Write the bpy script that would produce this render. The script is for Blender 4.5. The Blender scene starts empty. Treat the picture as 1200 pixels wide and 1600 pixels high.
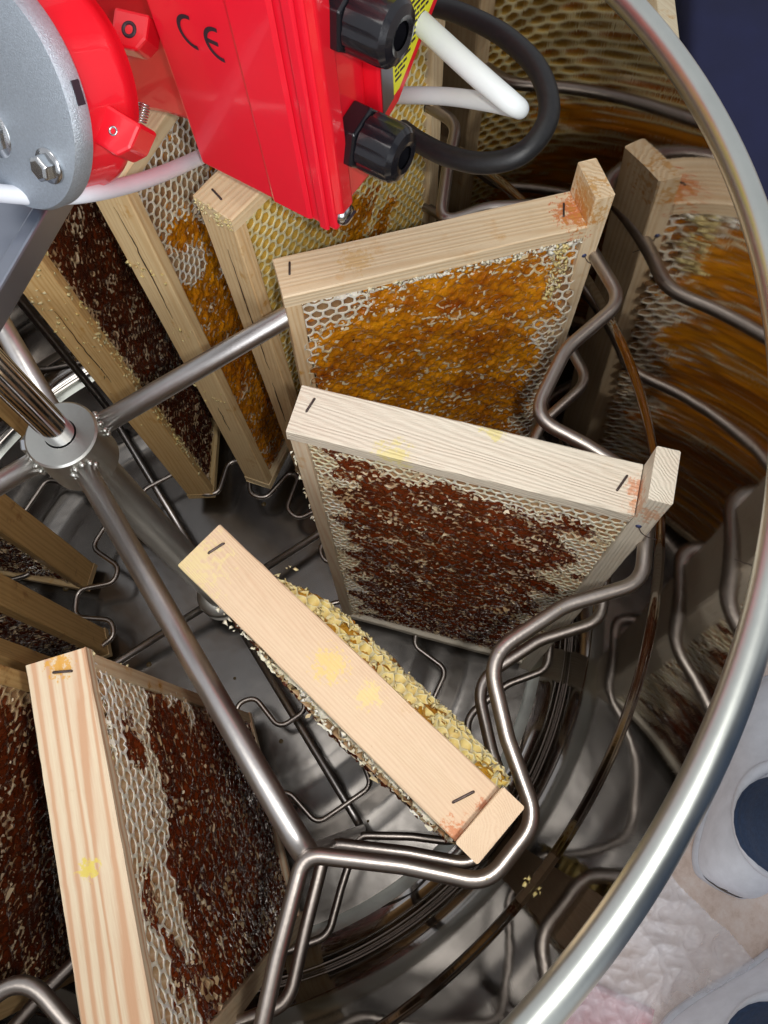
import bpy, math, random
import numpy as np
from mathutils import Matrix, Vector
rnd = random.Random(7)
sc = bpy.context.scene
col = sc.collection

# ------------------------------------------------------------------ camera
CAM = np.array([-0.0525, 0.2368, 0.3350])
FPX = 1208.5
AX = np.array([[-0.8314, -0.5333, 0.1560], [0.5536, -0.7715, 0.3135], [-0.0468, 0.3470, 0.9367]])
cd = bpy.data.cameras.new("camera")
cam = bpy.data.objects.new("camera", cd)
col.objects.link(cam)
m = Matrix([[AX[i][0], AX[i][1], AX[i][2], CAM[i]] for i in range(3)] + [[0, 0, 0, 1]])
loc, rotq, _ = m.decompose()
cam.matrix_world = Matrix.Translation(loc) @ rotq.to_matrix().to_4x4()
cd.sensor_fit = 'VERTICAL'
cd.sensor_height = 36
cd.lens = FPX / 1600 * 36
cd.clip_start = 0.01
cd.clip_end = 50
sc.camera = cam

# ------------------------------------------------------------------ world, lamps, exposure
w = bpy.data.worlds.new("World")
sc.world = w
w.use_nodes = True
bg = w.node_tree.nodes["Background"]
bg.inputs[0].default_value = (0.93, 0.95, 1.0, 1)
bg.inputs[1].default_value = 0.54

def area(name, loc, target, size, power, colr, sy=None):
    l = bpy.data.lights.new(name, 'AREA')
    l.energy = power; l.color = colr; l.size = size
    if sy: l.shape = 'RECTANGLE'; l.size_y = sy
    o = bpy.data.objects.new(name, l); col.objects.link(o)
    o.location = loc
    o.rotation_euler = (Vector(target) - Vector(loc)).to_track_quat('-Z', 'Y').to_euler()
    return o
area("ceiling_lamp", (0.25, -0.05, 1.7), (-0.05, 0.05, 0), 0.55, 5.2, (1.0, 0.97, 0.92), 0.9)
area("window_light", (0.75, 1.45, 0.90), (-0.1, 0.05, 0), 1.0, 14, (0.94, 0.97, 1.0), 1.2)
area("phone_flash", (-0.075, 0.262, 0.345), (-0.1, 0.0, -0.2), 0.012, .70, (1.0, 0.97, 0.93))
sc.view_settings.view_transform = 'Standard'
sc.view_settings.look = 'None'
sc.view_settings.exposure = 0.0
sc.view_settings.gamma = 1.0
sc.cycles.max_bounces = 8
sc.cycles.glossy_bounces = 6
sc.cycles.transparent_max_bounces = 6
sc.cycles.caustics_reflective = True
sc.cycles.blur_glossy = 0.8
sc.cycles.sample_clamp_indirect = 2.5
sc.cycles.caustics_refractive = False

# ------------------------------------------------------------------ mesh helpers
def mesh_np(name, V, Fs, mats, mi=None, smooth=True, uv=None):
    """V (n,3); Fs list of (k,m) int arrays; mi list of material index per array or arrays"""
    me = bpy.data.meshes.new(name)
    V = np.asarray(V, dtype=np.float32)
    me.vertices.add(len(V)); me.vertices.foreach_set("co", V.ravel())
    loops = np.concatenate([np.asarray(f).ravel() for f in Fs]).astype(np.int32)
    sizes = np.concatenate([np.full(len(f), np.asarray(f).shape[1]) for f in Fs]).astype(np.int32)
    starts = np.concatenate([[0], np.cumsum(sizes)[:-1]]).astype(np.int32)
    me.loops.add(len(loops)); me.loops.foreach_set("vertex_index", loops)
    me.polygons.add(len(sizes)); me.polygons.foreach_set("loop_start", starts)
    me.polygons.foreach_set("loop_total", sizes)
    if mi is not None:
        arr = np.concatenate([np.full(len(f), a) if np.isscalar(a) else a for f, a in zip(Fs, mi)]).astype(np.int32)
        me.polygons.foreach_set("material_index", arr)
    me.polygons.foreach_set("use_smooth", np.full(len(sizes), smooth))
    me.update(calc_edges=True); me.validate()
    if not isinstance(mats, (list, tuple)): mats = [mats]
    for mm in mats: me.materials.append(mm)
    return me

def link(name, me, parent=None):
    o = bpy.data.objects.new(name, me); col.objects.link(o)
    if parent is not None: o.parent = parent
    return o

def tag(o, label=None, cat=None, group=None, kind=None):
    if label: o["label"] = label
    if cat: o["category"] = cat
    if group: o["group"] = group
    if kind: o["kind"] = kind
    return o

def empty(name, loc=(0, 0, 0)):
    o = bpy.data.objects.new(name, None); o.empty_display_size = .02
    col.objects.link(o); o.location = loc
    return o

class MB:
    def __init__(s): s.v = []; s.f = {}; s.n = 0
    def add(s, V, Fs, mi=0):
        V = np.asarray(V, float)
        for F in Fs:
            F = np.asarray(F)
            s.f.setdefault((F.shape[1], mi), []).append(F + s.n)
        s.v.append(V); s.n += len(V)
        return s
    def build(s, name, mats, parent=None, smooth=True):
        Fs = []; mi = []
        for (k, m_), L in s.f.items():
            Fs.append(np.concatenate(L)); mi.append(m_)
        return link(name, mesh_np(name, np.concatenate(s.v), Fs, mats, mi, smooth), parent)

def bevel(o, wd, seg=2):
    b = o.modifiers.new("bevel", 'BEVEL'); b.width = wd; b.segments = seg; b.limit_method = 'ANGLE'
    b.angle_limit = math.radians(35)
    b.harden_normals = False
    return o

def box_vf(lo, hi):
    x0, y0, z0 = lo; x1, y1, z1 = hi
    V = [(x0,y0,z0),(x1,y0,z0),(x1,y1,z0),(x0,y1,z0),(x0,y0,z1),(x1,y0,z1),(x1,y1,z1),(x0,y1,z1)]
    F = [[(0,3,2,1),(4,5,6,7),(0,1,5,4),(1,2,6,5),(2,3,7,6),(3,0,4,7)]]
    return V, F

def box(name, lo, hi, mat, parent=None, bv=0, M=None):
    V, F = box_vf(lo, hi); V = np.array(V, float)
    if M is not None: V = V @ np.array(M)[:3, :3].T + np.array(M)[:3, 3]
    o = MB().add(V, F).build(name, mat, parent, smooth=False)
    if bv: bevel(o, bv)
    return o

def bar(name, lo, hi, mat, parent, axis, seed, jit=0.00018, n=40, bv=0.0006):
    """a sawn wooden bar, its long faces cut into short lengths so that the edges waver like planed pine"""
    r = np.random.default_rng(seed)
    lo = np.array(lo, float); hi = np.array(hi, float)
    o1, o2 = [i for i in range(3) if i != axis]
    t = np.linspace(lo[axis], hi[axis], n)
    ch = bv
    prof = []
    a0, a1, b0, b1 = lo[o1], hi[o1], lo[o2], hi[o2]
    prof = np.array([(a0+ch,b0),(a1-ch,b0),(a1,b0+ch),(a1,b1-ch),(a1-ch,b1),(a0+ch,b1),(a0,b1-ch),(a0,b0+ch)])
    V = np.zeros((n, 8, 3))
    V[:, :, axis] = t[:, None]
    w1 = np.cumsum(r.normal(0, jit*.5, (n, 4)), 0); w1 -= np.linspace(0, 1, n)[:, None]*w1[-1]
    ww = np.repeat(w1, 2, axis=1) + r.normal(0, jit*.35, (n, 8))
    V[:, :, o1] = prof[None, :, 0] + ww*.6
    V[:, :, o2] = prof[None, :, 1] + np.roll(ww, 1, 1)*.6
    V[0, :, axis] += r.normal(0, jit, 8); V[-1, :, axis] += r.normal(0, jit, 8)
    V = V.reshape(-1, 3)
    i = np.arange(n-1)[:, None]*8; j = np.arange(8)[None]; k = (j+1) % 8
    Q = np.stack([i+j, i+k, i+8+k, i+8+j], -1).reshape(-1, 4)
    if axis == 1: Q = Q[:, ::-1]
    c = np.arange(8)[::-1][None]; e = (np.arange(8)+(n-1)*8)[None]
    mb = MB().add(V, [Q, c, e])
    return mb.build(name, mat, parent, smooth=False)

def sweep(pts, rad, seg=16, closed=False, caps=True):
    P = np.array(pts, float); n = len(P)
    rad = np.broadcast_to(np.asarray(rad, float), (n,))
    if closed: T = np.roll(P, -1, 0) - np.roll(P, 1, 0)
    else: T = np.gradient(P, axis=0)
    T /= np.linalg.norm(T, axis=1)[:, None]
    N = np.zeros_like(P)
    ref = np.array([0, 0, 1.]) if abs(T[0][2]) < .9 else np.array([1., 0, 0])
    N[0] = ref - T[0]*(ref@T[0]); N[0] /= np.linalg.norm(N[0])
    for i in range(1, n):
        N[i] = N[i-1] - T[i]*(N[i-1]@T[i]); N[i] /= np.linalg.norm(N[i])
    B = np.cross(T, N)
    a = np.linspace(0, 2*np.pi, seg, endpoint=False)
    V = P[:, None] + rad[:, None, None]*(N[:, None]*np.cos(a)[None, :, None] + B[:, None]*np.sin(a)[None, :, None])
    V = V.reshape(-1, 3)
    m_ = n if closed else n-1
    i = np.arange(m_)[:, None]; j = np.arange(seg)[None]; k = (j+1) % seg; i2 = (i+1) % n
    Q = np.stack([i*seg+j, i*seg+k, i2*seg+k, i2*seg+j], -1).reshape(-1, 4)
    Fs = [Q]
    if not closed and caps:
        Fs += [np.arange(seg)[::-1][None], (np.arange(seg)+(n-1)*seg)[None]]
    return V, Fs

def fillet(P, r, seg=7, closed=True):
    P = [np.array(p, float) for p in P]; out = []; n = len(P)
    rr = r if hasattr(r, '__len__') else [r]*n
    for i in range(n):
        if not closed and i in (0, n-1): out.append(P[i]); continue
        a, b, c = P[i-1], P[i], P[(i+1) % n]
        u = a-b; v = c-b; lu = np.linalg.norm(u); lv = np.linalg.norm(v); u /= lu; v /= lv
        ang = math.acos(max(-1, min(1, float(u@v))))
        if ang > 3.1: out.append(b); continue
        d = min(rr[i]/math.tan(ang/2), lu*.48, lv*.48)
        p0 = b+u*d; p1 = b+v*d
        for k in range(seg+1):
            t = k/seg
            out.append((1-t)**2*p0 + 2*t*(1-t)*b + t*t*p1)
    return np.array(out)

def catmull(P, n=12):
    P = np.array(P, float); Q = np.vstack([2*P[0]-P[1], P, 2*P[-1]-P[-2]]); out = []
    for i in range(1, len(Q)-2):
        for t in np.linspace(0, 1, n, endpoint=False):
            out.append(.5*((2*Q[i]) + (-Q[i-1]+Q[i+1])*t + (2*Q[i-1]-5*Q[i]+4*Q[i+1]-Q[i+2])*t*t + (-Q[i-1]+3*Q[i]-3*Q[i+1]+Q[i+2])*t**3))
    out.append(P[-1]); return np.array(out)

def lathe_vf(prof, seg=64, M=None, a0=0, a1=2*math.pi):
    prof = np.array(prof, float); n = len(prof)
    a = np.linspace(0, 2*np.pi, seg, endpoint=False)
    V = np.stack([prof[:, None, 0]*np.cos(a), prof[:, None, 0]*np.sin(a), np.broadcast_to(prof[:, None, 1], (n, seg))], -1).reshape(-1, 3)
    i = np.arange(n-1)[:, None]; j = np.arange(seg)[None]; k = (j+1) % seg
    Q = np.stack([i*seg+j, i*seg+k, (i+1)*seg+k, (i+1)*seg+j], -1).reshape(-1, 4)
    if M is not None: V = V @ np.array(M)[:3, :3].T + np.array(M)[:3, 3]
    return V, [Q]

def lathe(name, prof, mat, parent=None, seg=64, M=None, smooth=True):
    V, F = lathe_vf(prof, seg, M)
    return MB().add(V, F).build(name, mat, parent, smooth)

def frame_M(o, zdir, xdir=(1, 0, 0)):
    z = np.array(zdir, float); z /= np.linalg.norm(z)
    x = np.array(xdir, float); x -= z*(x@z); x /= np.linalg.norm(x)
    y = np.cross(z, x)
    M = np.eye(4); M[:3, 0] = x; M[:3, 1] = y; M[:3, 2] = z; M[:3, 3] = o
    return M

def shade_auto(o, ang=35):
    for p in o.data.polygons: p.use_smooth = True
    o.data.set_sharp_from_angle(angle=math.radians(ang))
    return o

# ------------------------------------------------------------------ materials
def newmat(name):
    m_ = bpy.data.materials.new(name); m_.use_nodes = True
    nt = m_.node_tree; b = nt.nodes["Principled BSDF"]
    return m_, nt, b
def N(nt, t, **kw):
    n = nt.nodes.new(t)
    for k, v in kw.items():
        if k in n.inputs: n.inputs[k].default_value = v
        else: setattr(n, k, v)
    return n
def L(nt, a, b): nt.links.new(a, b)
def ramp(nt, fac, stops):
    r = nt.nodes.new("ShaderNodeValToRGB"); e = r.color_ramp.elements
    while len(e) < len(stops): e.new(.5)
    for i, (p, c) in enumerate(stops):
        e[i].position = p; e[i].color = (*c, 1) if len(c) == 3 else c
    L(nt, fac, r.inputs[0]); return r
def mix(nt, fac, a, b, mode='MIX'):
    n = nt.nodes.new("ShaderNodeMix"); n.data_type = 'RGBA'; n.blend_type = mode
    for s, v in ((0, fac), (6, a), (7, b)):
        if isinstance(v, (int, float)): n.inputs[s].default_value = v
        elif isinstance(v, tuple): n.inputs[s].default_value = (*v, 1) if len(v) == 3 else v
        else: L(nt, v, n.inputs[s])
    return n.outputs[2]
def math_(nt, op, a, b=None):
    n = nt.nodes.new("ShaderNodeMath"); n.operation = op
    for i, v in enumerate((a, b)):
        if v is None: continue
        if isinstance(v, (int, float)): n.inputs[i].default_value = v
        else: L(nt, v, n.inputs[i])
    return n.outputs[0]
def objco(nt, scale=(1, 1, 1), loc=(0, 0, 0)):
    t = nt.nodes.new("ShaderNodeTexCoord"); mp = nt.nodes.new("ShaderNodeMapping")
    mp.inputs["Scale"].default_value = scale; mp.inputs["Location"].default_value = loc
    L(nt, t.outputs["Object"], mp.inputs[0]); return mp.outputs[0]
def noise(nt, vec, scale, detail=4, rough=.6):
    n = N(nt, "ShaderNodeTexNoise"); n.inputs["Scale"].default_value = scale
    n.inputs["Detail"].default_value = detail; n.inputs["Roughness"].default_value = rough
    L(nt, vec, n.inputs["Vector"]); return n.outputs[0]
def bump(nt, b, h, strength, dist):
    n = N(nt, "ShaderNodeBump"); n.inputs["Strength"].default_value = strength
    n.inputs["Distance"].default_value = dist
    L(nt, h, n.inputs["Height"]); L(nt, n.outputs[0], b.inputs["Normal"]); return n

def wood(name, axis, seed, pale=(.80,.62,.40), dark=(.62,.40,.21), stain=(.62,.30,.04), stain_amt=.55, ring=620, contrast=1.0, rough=.55, bumps=.35, streak=.5, along=.035, spots=()):
    m_, nt, b = newmat(name)
    g = [1., 1., 1.]; g[axis] = along
    v = objco(nt, tuple(g), (seed*.37, seed*.91, seed*.53))
    warp = noise(nt, v, 60, 2)
    vv = nt.nodes.new("ShaderNodeVectorMath"); vv.operation = 'MULTIPLY_ADD'
    vv.inputs[1].default_value = (.006, .006, .006)
    L(nt, warp, vv.inputs[0]); L(nt, v, vv.inputs[2])
    wv = N(nt, "ShaderNodeTexWave"); wv.wave_type = 'BANDS'; wv.bands_direction = 'DIAGONAL'
    wv.inputs["Scale"].default_value = ring/3.2; wv.inputs["Distortion"].default_value = 1.0
    wv.inputs["Detail"].default_value = 2; wv.inputs["Detail Scale"].default_value = 1.2
    L(nt, vv.outputs[0], wv.inputs["Vector"])
    fib = noise(nt, v, 1500, 5, .7)
    big = noise(nt, v, 45, 3)
    f1 = math_(nt, 'POWER', wv.outputs[0], 2.2)
    f = math_(nt, 'MULTIPLY', f1, streak*contrast)
    f = math_(nt, 'ADD', f, math_(nt, 'MULTIPLY', math_(nt, 'SUBTRACT', fib, .5), 1.0))
    f = math_(nt, 'ADD', f, math_(nt, 'MULTIPLY', math_(nt, 'SUBTRACT', big, .45), 1.1))
    c = ramp(nt, f, [(.0, pale), (1., dark)]).outputs[0]
    # propolis and honey stains
    sv = objco(nt, (1, 1, 1), (seed*1.7, seed*.2, seed*.8))
    s1 = noise(nt, sv, 55, 6, .65)
    sm = ramp(nt, s1, [(.60, (0, 0, 0)), (.70, (1, 1, 1))]).outputs[0]
    c = mix(nt, math_(nt, 'MULTIPLY', sm, stain_amt), c, stain)
    s2 = noise(nt, sv, 620, 2, .5)
    sp = ramp(nt, s2, [(.76, (0, 0, 0)), (.80, (1, 1, 1))]).outputs[0]
    c = mix(nt, math_(nt, 'MULTIPLY', sp, .6), c, (.42, .20, .05))
    for (sp_, rad_, sc_, st_) in spots:      # propolis rubbed in at one place
        vm = nt.nodes.new("ShaderNodeVectorMath"); vm.operation = 'DISTANCE'
        tc = nt.nodes.new("ShaderNodeTexCoord"); L(nt, tc.outputs["Object"], vm.inputs[0]); vm.inputs[1].default_value = sp_
        d_ = math_(nt, 'SUBTRACT', 1.0, math_(nt, 'DIVIDE', vm.outputs["Value"], rad_))
        n_ = noise(nt, sv, 330, 5, .7)
        q_ = math_(nt, 'ADD', d_, math_(nt, 'MULTIPLY', math_(nt, 'SUBTRACT', n_, .52), 3.6))
        k_ = ramp(nt, q_, [(.25, (0, 0, 0)), (.55, (1, 1, 1))]).outputs[0]
        gate = ramp(nt, d_, [(0., (0, 0, 0)), (.15, (1, 1, 1))]).outputs[0]
        c = mix(nt, math_(nt, 'MULTIPLY', math_(nt, 'MULTIPLY', k_, gate), st_), c, sc_)
    L(nt, c, b.inputs["Base Color"])
    b.inputs["Roughness"].default_value = rough
    rr = math_(nt, 'SUBTRACT', rough, math_(nt, 'MULTIPLY', sm, .3)); L(nt, rr, b.inputs["Roughness"])
    h = math_(nt, 'ADD', math_(nt, 'MULTIPLY', fib, .8), math_(nt, 'MULTIPLY', wv.outputs[0], .5))
    bump(nt, b, h, bumps, .0006)
    return m_

def steel(name, base=(.60, .59, .57), rough=.08, bscale=0, bstr=0, brushed=None, smudge=.10):
    m_, nt, b = newmat(name)
    b.inputs["Metallic"].default_value = 1
    v = objco(nt)
    n1 = noise(nt, v, 28, 5, .6)
    L(nt, ramp(nt, n1, [(.35, tuple(x*.88 for x in base)), (.7, base)]).outputs[0], b.inputs["Base Color"])
    n2 = noise(nt, v, 70, 4, .7)
    r = math_(nt, 'ADD', math_(nt, 'MULTIPLY', n2, smudge), rough - smudge*.4); L(nt, r, b.inputs["Roughness"])
    if bstr:
        n3 = noise(nt, v, bscale, 3, .55); bump(nt, b, n3, bstr, .002)
    if brushed:
        t = nt.nodes.new("ShaderNodeTexCoord"); mp = nt.nodes.new("ShaderNodeMapping")
        mp.inputs["Scale"].default_value = brushed; L(nt, t.outputs["UV"], mp.inputs[0])
        n3 = noise(nt, mp.outputs[0], 1, 3, .7)
        n4 = noise(nt, v, 14, 2, .5)
        h = math_(nt, 'ADD', math_(nt, 'MULTIPLY', n3, .12), n4)
        bump(nt, b, h, .07, .0014)
    return m_

def plain(name, c, rough=.5, metal=0, coat=0, bs=None, bd=.15, var=.12, vs=60):
    m_, nt, b = newmat(name)
    v = objco(nt); n1 = noise(nt, v, vs, 4)
    L(nt, ramp(nt, n1, [(.3, tuple(x*(1-var) for x in c)), (.7, tuple(min(1, x*(1+var)) for x in c))]).outputs[0], b.inputs["Base Color"])
    b.inputs["Roughness"].default_value = rough; b.inputs["Metallic"].default_value = metal
    b.inputs["Coat Weight"].default_value = coat; b.inputs["Coat Roughness"].default_value = .06
    if bs: bump(nt, b, noise(nt, v, bs, 4), bd, .0006)
    return m_

def wax(name, pale, yellow, brown, seed=0, brown_amt=.35, bias=.5):
    m_, nt, b = newmat(name)
    v = objco(nt, (1, 1, 1), (seed*.3, seed*.7, seed*.11))
    n1 = noise(nt, v, 22, 4, .6); n2 = noise(nt, v, 190, 3, .7); n3 = noise(nt, v, 60, 4, .6)
    f = math_(nt, 'ADD', math_(nt, 'MULTIPLY', n1, .7), math_(nt, 'MULTIPLY', n2, .3))
    c = ramp(nt, f, [(bias-.14, pale), (bias+.14, yellow)]).outputs[0]
    bm = ramp(nt, n3, [(.50, (0, 0, 0)), (.68, (1, 1, 1))]).outputs[0]
    c = mix(nt, math_(nt, 'MULTIPLY', bm, brown_amt), c, brown)
    L(nt, c, b.inputs["Base Color"])
    b.inputs["Roughness"].default_value = .38
    b.inputs["Subsurface Weight"].default_value = .12
    b.inputs["Subsurface Radius"].default_value = (.006, .004, .0015)
    b.inputs["Subsurface Scale"].default_value = .4
    b.inputs["Specular IOR Level"].default_value = .45
    bump(nt, b, noise(nt, v, 900, 3), .25, .0005)
    return m_

def honey(name, light, dark, seed=0, bias=.5, sss=.12):
    m_, nt, b = newmat(name)
    v = objco(nt, (1, 1, 1), (seed*.6, seed*.2, seed*.9))
    n1 = noise(nt, v, 26, 4, .6); n2 = noise(nt, v, 240, 3, .6)
    f = math_(nt, 'ADD', math_(nt, 'MULTIPLY', n1, .75), math_(nt, 'MULTIPLY', n2, .25))
    L(nt, ramp(nt, f, [(bias-.13, light), (bias+.13, dark)]).outputs[0], b.inputs["Base Color"])
    b.inputs["Roughness"].default_value = .08
    b.inputs["Specular IOR Level"].default_value = .55
    b.inputs["Coat Weight"].default_value = 1; b.inputs["Coat Roughness"].default_value = .03
    b.inputs["Subsurface Weight"].default_value = sss
    b.inputs["Subsurface Radius"].default_value = (.008, .003, .0006)
    b.inputs["Subsurface Scale"].default_value = .5
    bump(nt, b, noise(nt, v, 430, 2, .5), .7, .0018)
    return m_

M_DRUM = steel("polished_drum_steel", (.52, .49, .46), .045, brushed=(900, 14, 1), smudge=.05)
M_RIM = steel("rim_steel", (.72, .75, .70), .30, brushed=(1400, 3, 1), smudge=.10)
M_TUBE = steel("satin_steel_tube", (.50, .45, .41), .34, 300, .05, smudge=.16)
M_SPOKE = steel("satin_spoke_steel", (.66, .63, .61), .34, 300, .04, smudge=.12)
M_SHAFT = steel("polished_shaft_steel", (.72, .71, .72), .12, smudge=.06)
M_HUB = steel("turned_hub_steel", (.62, .62, .58), .38, 400, .05)
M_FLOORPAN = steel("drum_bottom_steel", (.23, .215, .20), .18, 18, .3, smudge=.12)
M_PLATE = steel("crossbar_steel", (.42, .45, .52), .36, smudge=.1)
M_CAST = plain("cast_aluminium", (.50, .56, .63), .38, .75, 0, 2200, .6, .10, 1200)
M_RED = plain("red_enamel_paint", (.80, .008, .022), .28, 0, .55, 25, .10, .05, 15)
M_REDLID = plain("red_lid_paint", (.88, .012, .035), .38, 0, .35, 40, .12, .05, 15)
def paint_wear(m_):
    nt = m_.node_tree; b = nt.nodes["Principled BSDF"]
    src = b.inputs["Base Color"].links[0].from_socket
    v = objco(nt, (1, 1, .25)); n_ = noise(nt, v, 420, 5, .75); n2 = noise(nt, objco(nt), 30, 4)
    k_ = ramp(nt, n_, [(.66, (0, 0, 0)), (.74, (1, 1, 1))]).outputs[0]
    L(nt, mix(nt, math_(nt, 'MULTIPLY', k_, .35), src, (.55, .10, .08)), b.inputs["Base Color"])
    L(nt, math_(nt, 'ADD', .20, math_(nt, 'MULTIPLY', n2, .32)), b.inputs["Roughness"])
paint_wear(M_RED); paint_wear(M_REDLID)
M_BLACK = plain("black_nylon", (.008, .008, .011), .26, 0, .3, 500, .12, .2)
M_RUBBER = plain("black_cable_rubber", (.009, .009, .010), .45, 0, 0, 1500, .2, .3, 500)
M_WHITE = plain("white_cable_pvc", (.74, .77, .84), .42, 0, .1, 40, .1, .03)
M_WHITE2 = plain("translucent_white_pvc", (.72, .76, .76), .42, 0, .1, 40, .1, .03)
M_ZINC = steel("zinc_screw", (.68, .70, .72), .22)
M_STAPLE = plain("rusty_staple", (.10, .075, .07), .45, .7, 0, 900, .3, .4, 900)
M_INK = plain("black_print", (.03, .02, .03), .5)
M_YELLOW = plain("yellow_label", (.78, .74, .03), .45)
M_NAIL = plain("blue_grey_nail", (.05, .06, .14), .4, .4)

# ------------------------------------------------------------------ drum
R_ = 0.3035
ZR = 0.1035
drum = tag(empty("extractor_drum", (0, 0, -.345)), "polished stainless steel extractor drum with rolled rim holding all the honey frames", "drum")
def lathe_uv(name, prof, mat, parent, seg=320, base=(0, 0, 0)):
    prof = np.array(prof, float)
    V, F = lathe_vf(prof, seg); V = V - np.array(base)
    me = mesh_np(name, V, F, mat)
    s = np.concatenate([[0], np.cumsum(np.linalg.norm(np.diff(prof, axis=0), axis=1))])
    uvl = me.uv_layers.new(name="UVMap")
    li = np.array([l.vertex_index for l in me.loops]); Q = F[0]
    u = (li % seg)/seg; vv = s[li // seg]
    u = u.reshape(-1, 4); fix = (u.max(1)-u.min(1)) > .5
    u[fix] = np.where(u[fix] < .5, u[fix]+1, u[fix])
    uvl.data.foreach_set("uv", np.stack([u.ravel(), vv], -1).astype(np.float32).ravel())
    return link(name, me, parent)
ZB = -0.345
def groove(z, h, d, n=9):
    t = np.linspace(-1, 1, n)
    return [(R_ + d*math.cos(a*math.pi/2)**1.0, z - a*h/2) for a in t]
prof = [(R_, .098), (R_, .05), (R_, 0.0), (R_, -.0480), (R_, -.0488)] + groove(-.0545, .0100, -.0026, 13) + [(R_, -.0602), (R_, -.0610), (R_, -.10), (R_, -.16), (R_, -.2188), (R_, -.2194)] + groove(-.222, .005, .0020, 9) + [(R_, -.2252), (R_, -.2258), (R_, -.28), (R_, -.316), (R_, -.3172)]
for a in np.linspace(0, 80, 9):
    prof.append((R_-.022 + .022*math.cos(math.radians(a)), -.318 - .022*math.sin(math.radians(a))))
lathe_uv("drum_wall", prof[::-1], M_DRUM, drum, base=(0, 0, -.345))
lathe_uv("drum_outer_skin", [(.3045, .100), (.3075, -.0545), (.3047, -.10), (.3047, -.345), (.27, -.349)], M_RIM, drum, 128, (0, 0, -.345))
t = np.linspace(0, 2*np.pi, 25)
lathe_uv("rim", [(.2998 + .0053*math.cos(a), ZR + .0005 + .0053*math.sin(a)) for a in t], M_RIM, drum, base=(0, 0, -.345))
# dished bottom: concentric pressed steps with four radial folds
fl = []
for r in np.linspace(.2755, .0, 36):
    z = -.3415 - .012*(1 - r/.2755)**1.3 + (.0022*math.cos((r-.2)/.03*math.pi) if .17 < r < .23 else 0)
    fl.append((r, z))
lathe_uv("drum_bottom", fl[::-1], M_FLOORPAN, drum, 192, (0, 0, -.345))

mb = MB(); rr = np.random.default_rng(8)
for i in range(60):
    r = .27*math.sqrt(rr.uniform(.05, 1)); a = rr.uniform(0, 2*math.pi); s = rr.gamma(2, .0006)+.0006
    z = -.3415 - .012*(1 - r/.2755)**1.3 + (.0022*math.cos((r-.2)/.03*math.pi) if .17 < r < .23 else 0)
    V, F = lathe_vf([(s*math.cos(t_), s*.45*math.sin(t_)) for t_ in (0, .5, 1.0, 1.57)], 10, frame_M((r*math.cos(a), r*math.sin(a), z+.345-.0002), (0, 0, 1)))
    mb.add(V, F)
m_, nt, b = newmat("honey_drop"); b.inputs["Base Color"].default_value = (.12, .08, .03, 1); b.inputs["Roughness"].default_value = .06
mb.build("honey_drops", m_, drum)["kind"] = "stuff"
# ------------------------------------------------------------------ rotating basket
basket = tag(empty("rotor_basket", (0, 0, -.33)), "stainless rotor with hub, four spokes and wavy wire rings between the frames", "rotor")
BO = np.array([0, 0, -.33])
def bpart(name, V, F, mat, parent=basket, smooth=True):
    V = np.asarray(V) - BO
    return MB().add(V, F).build(name, mat, parent, smooth)
hub = bpart("hub", *lathe_vf([(.0080, .0), (.0172, .0), (.0182, -.0010), (.0182, -.030), (.0150, -.0315), (.009, -.0315)][::-1], 64), M_HUB)
shade_auto(hub, 30)
bpart("shaft", *lathe_vf([(.0001, .30), (.0074, .30), (.0074, -.032)][::-1], 40), M_SHAFT)
bpart("lower_shaft", *lathe_vf([(.0115, -.030), (.0115, -.332), (.0001, -.332)][::-1], 40), M_HUB)
# set screw on the hub
a = math.radians(325)
Ms = frame_M((.018*math.cos(a), .018*math.sin(a), -.012), (math.cos(a), math.sin(a), 0), (0, 0, 1))
V, F = lathe_vf([(.0001, .006), (.0046, .006), (.0050, .0052), (.0050, 0)][::-1], 6, Ms)
MB().add(np.asarray(V), F).build("set_screw", M_ZINC, hub, False).location = Vector((0, 0, .33))
RS = .2290
for k in range(4):
    a = k*math.pi/2; c, s = math.cos(a), math.sin(a)
    P = [(.016*c, .016*s, -.0105), (RS*c, RS*s, -.0105), (RS*c, RS*s, -.325), (.014*c, .014*s, -.325)]
    P = fillet(P, .013, 9, closed=False)
    rad = np.where(P[:, 2] > -.03, .0056, .0036)
    zz = P[:, 2]; rad = np.interp(-zz, [0, .014, .035, .4], [.0056, .0056, .0036, .0034])
    bpart("spoke", *sweep(P, rad, 20), M_SPOKE)
    # weld bead at the hub
    Vw, Fw = [], []
    mb = MB()
    for j in range(9):
        th = j/9*2*math.pi
        cx, cy, cz = .0185, .0058*math.cos(th), -.0105 + .0058*math.sin(th)
        x = np.array([cx*c - cy*s, cx*s + cy*c, cz]) - BO
        V, F = lathe_vf([(.0001, .0016), (.0012, .001), (.0019, 0), (.0012, -.001), (.0001, -.0016)][::-1], 8, frame_M(x, (c, s, .2)))
        mb.add(V, F)
    mb.build("weld_bead", M_HUB, basket)
lh = bpart("lower_hub", *lathe_vf([(.009, -.318), (.0195, -.318), (.0205, -.320), (.0205, -.332), (.01, -.333)][::-1], 48), M_HUB)

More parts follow.
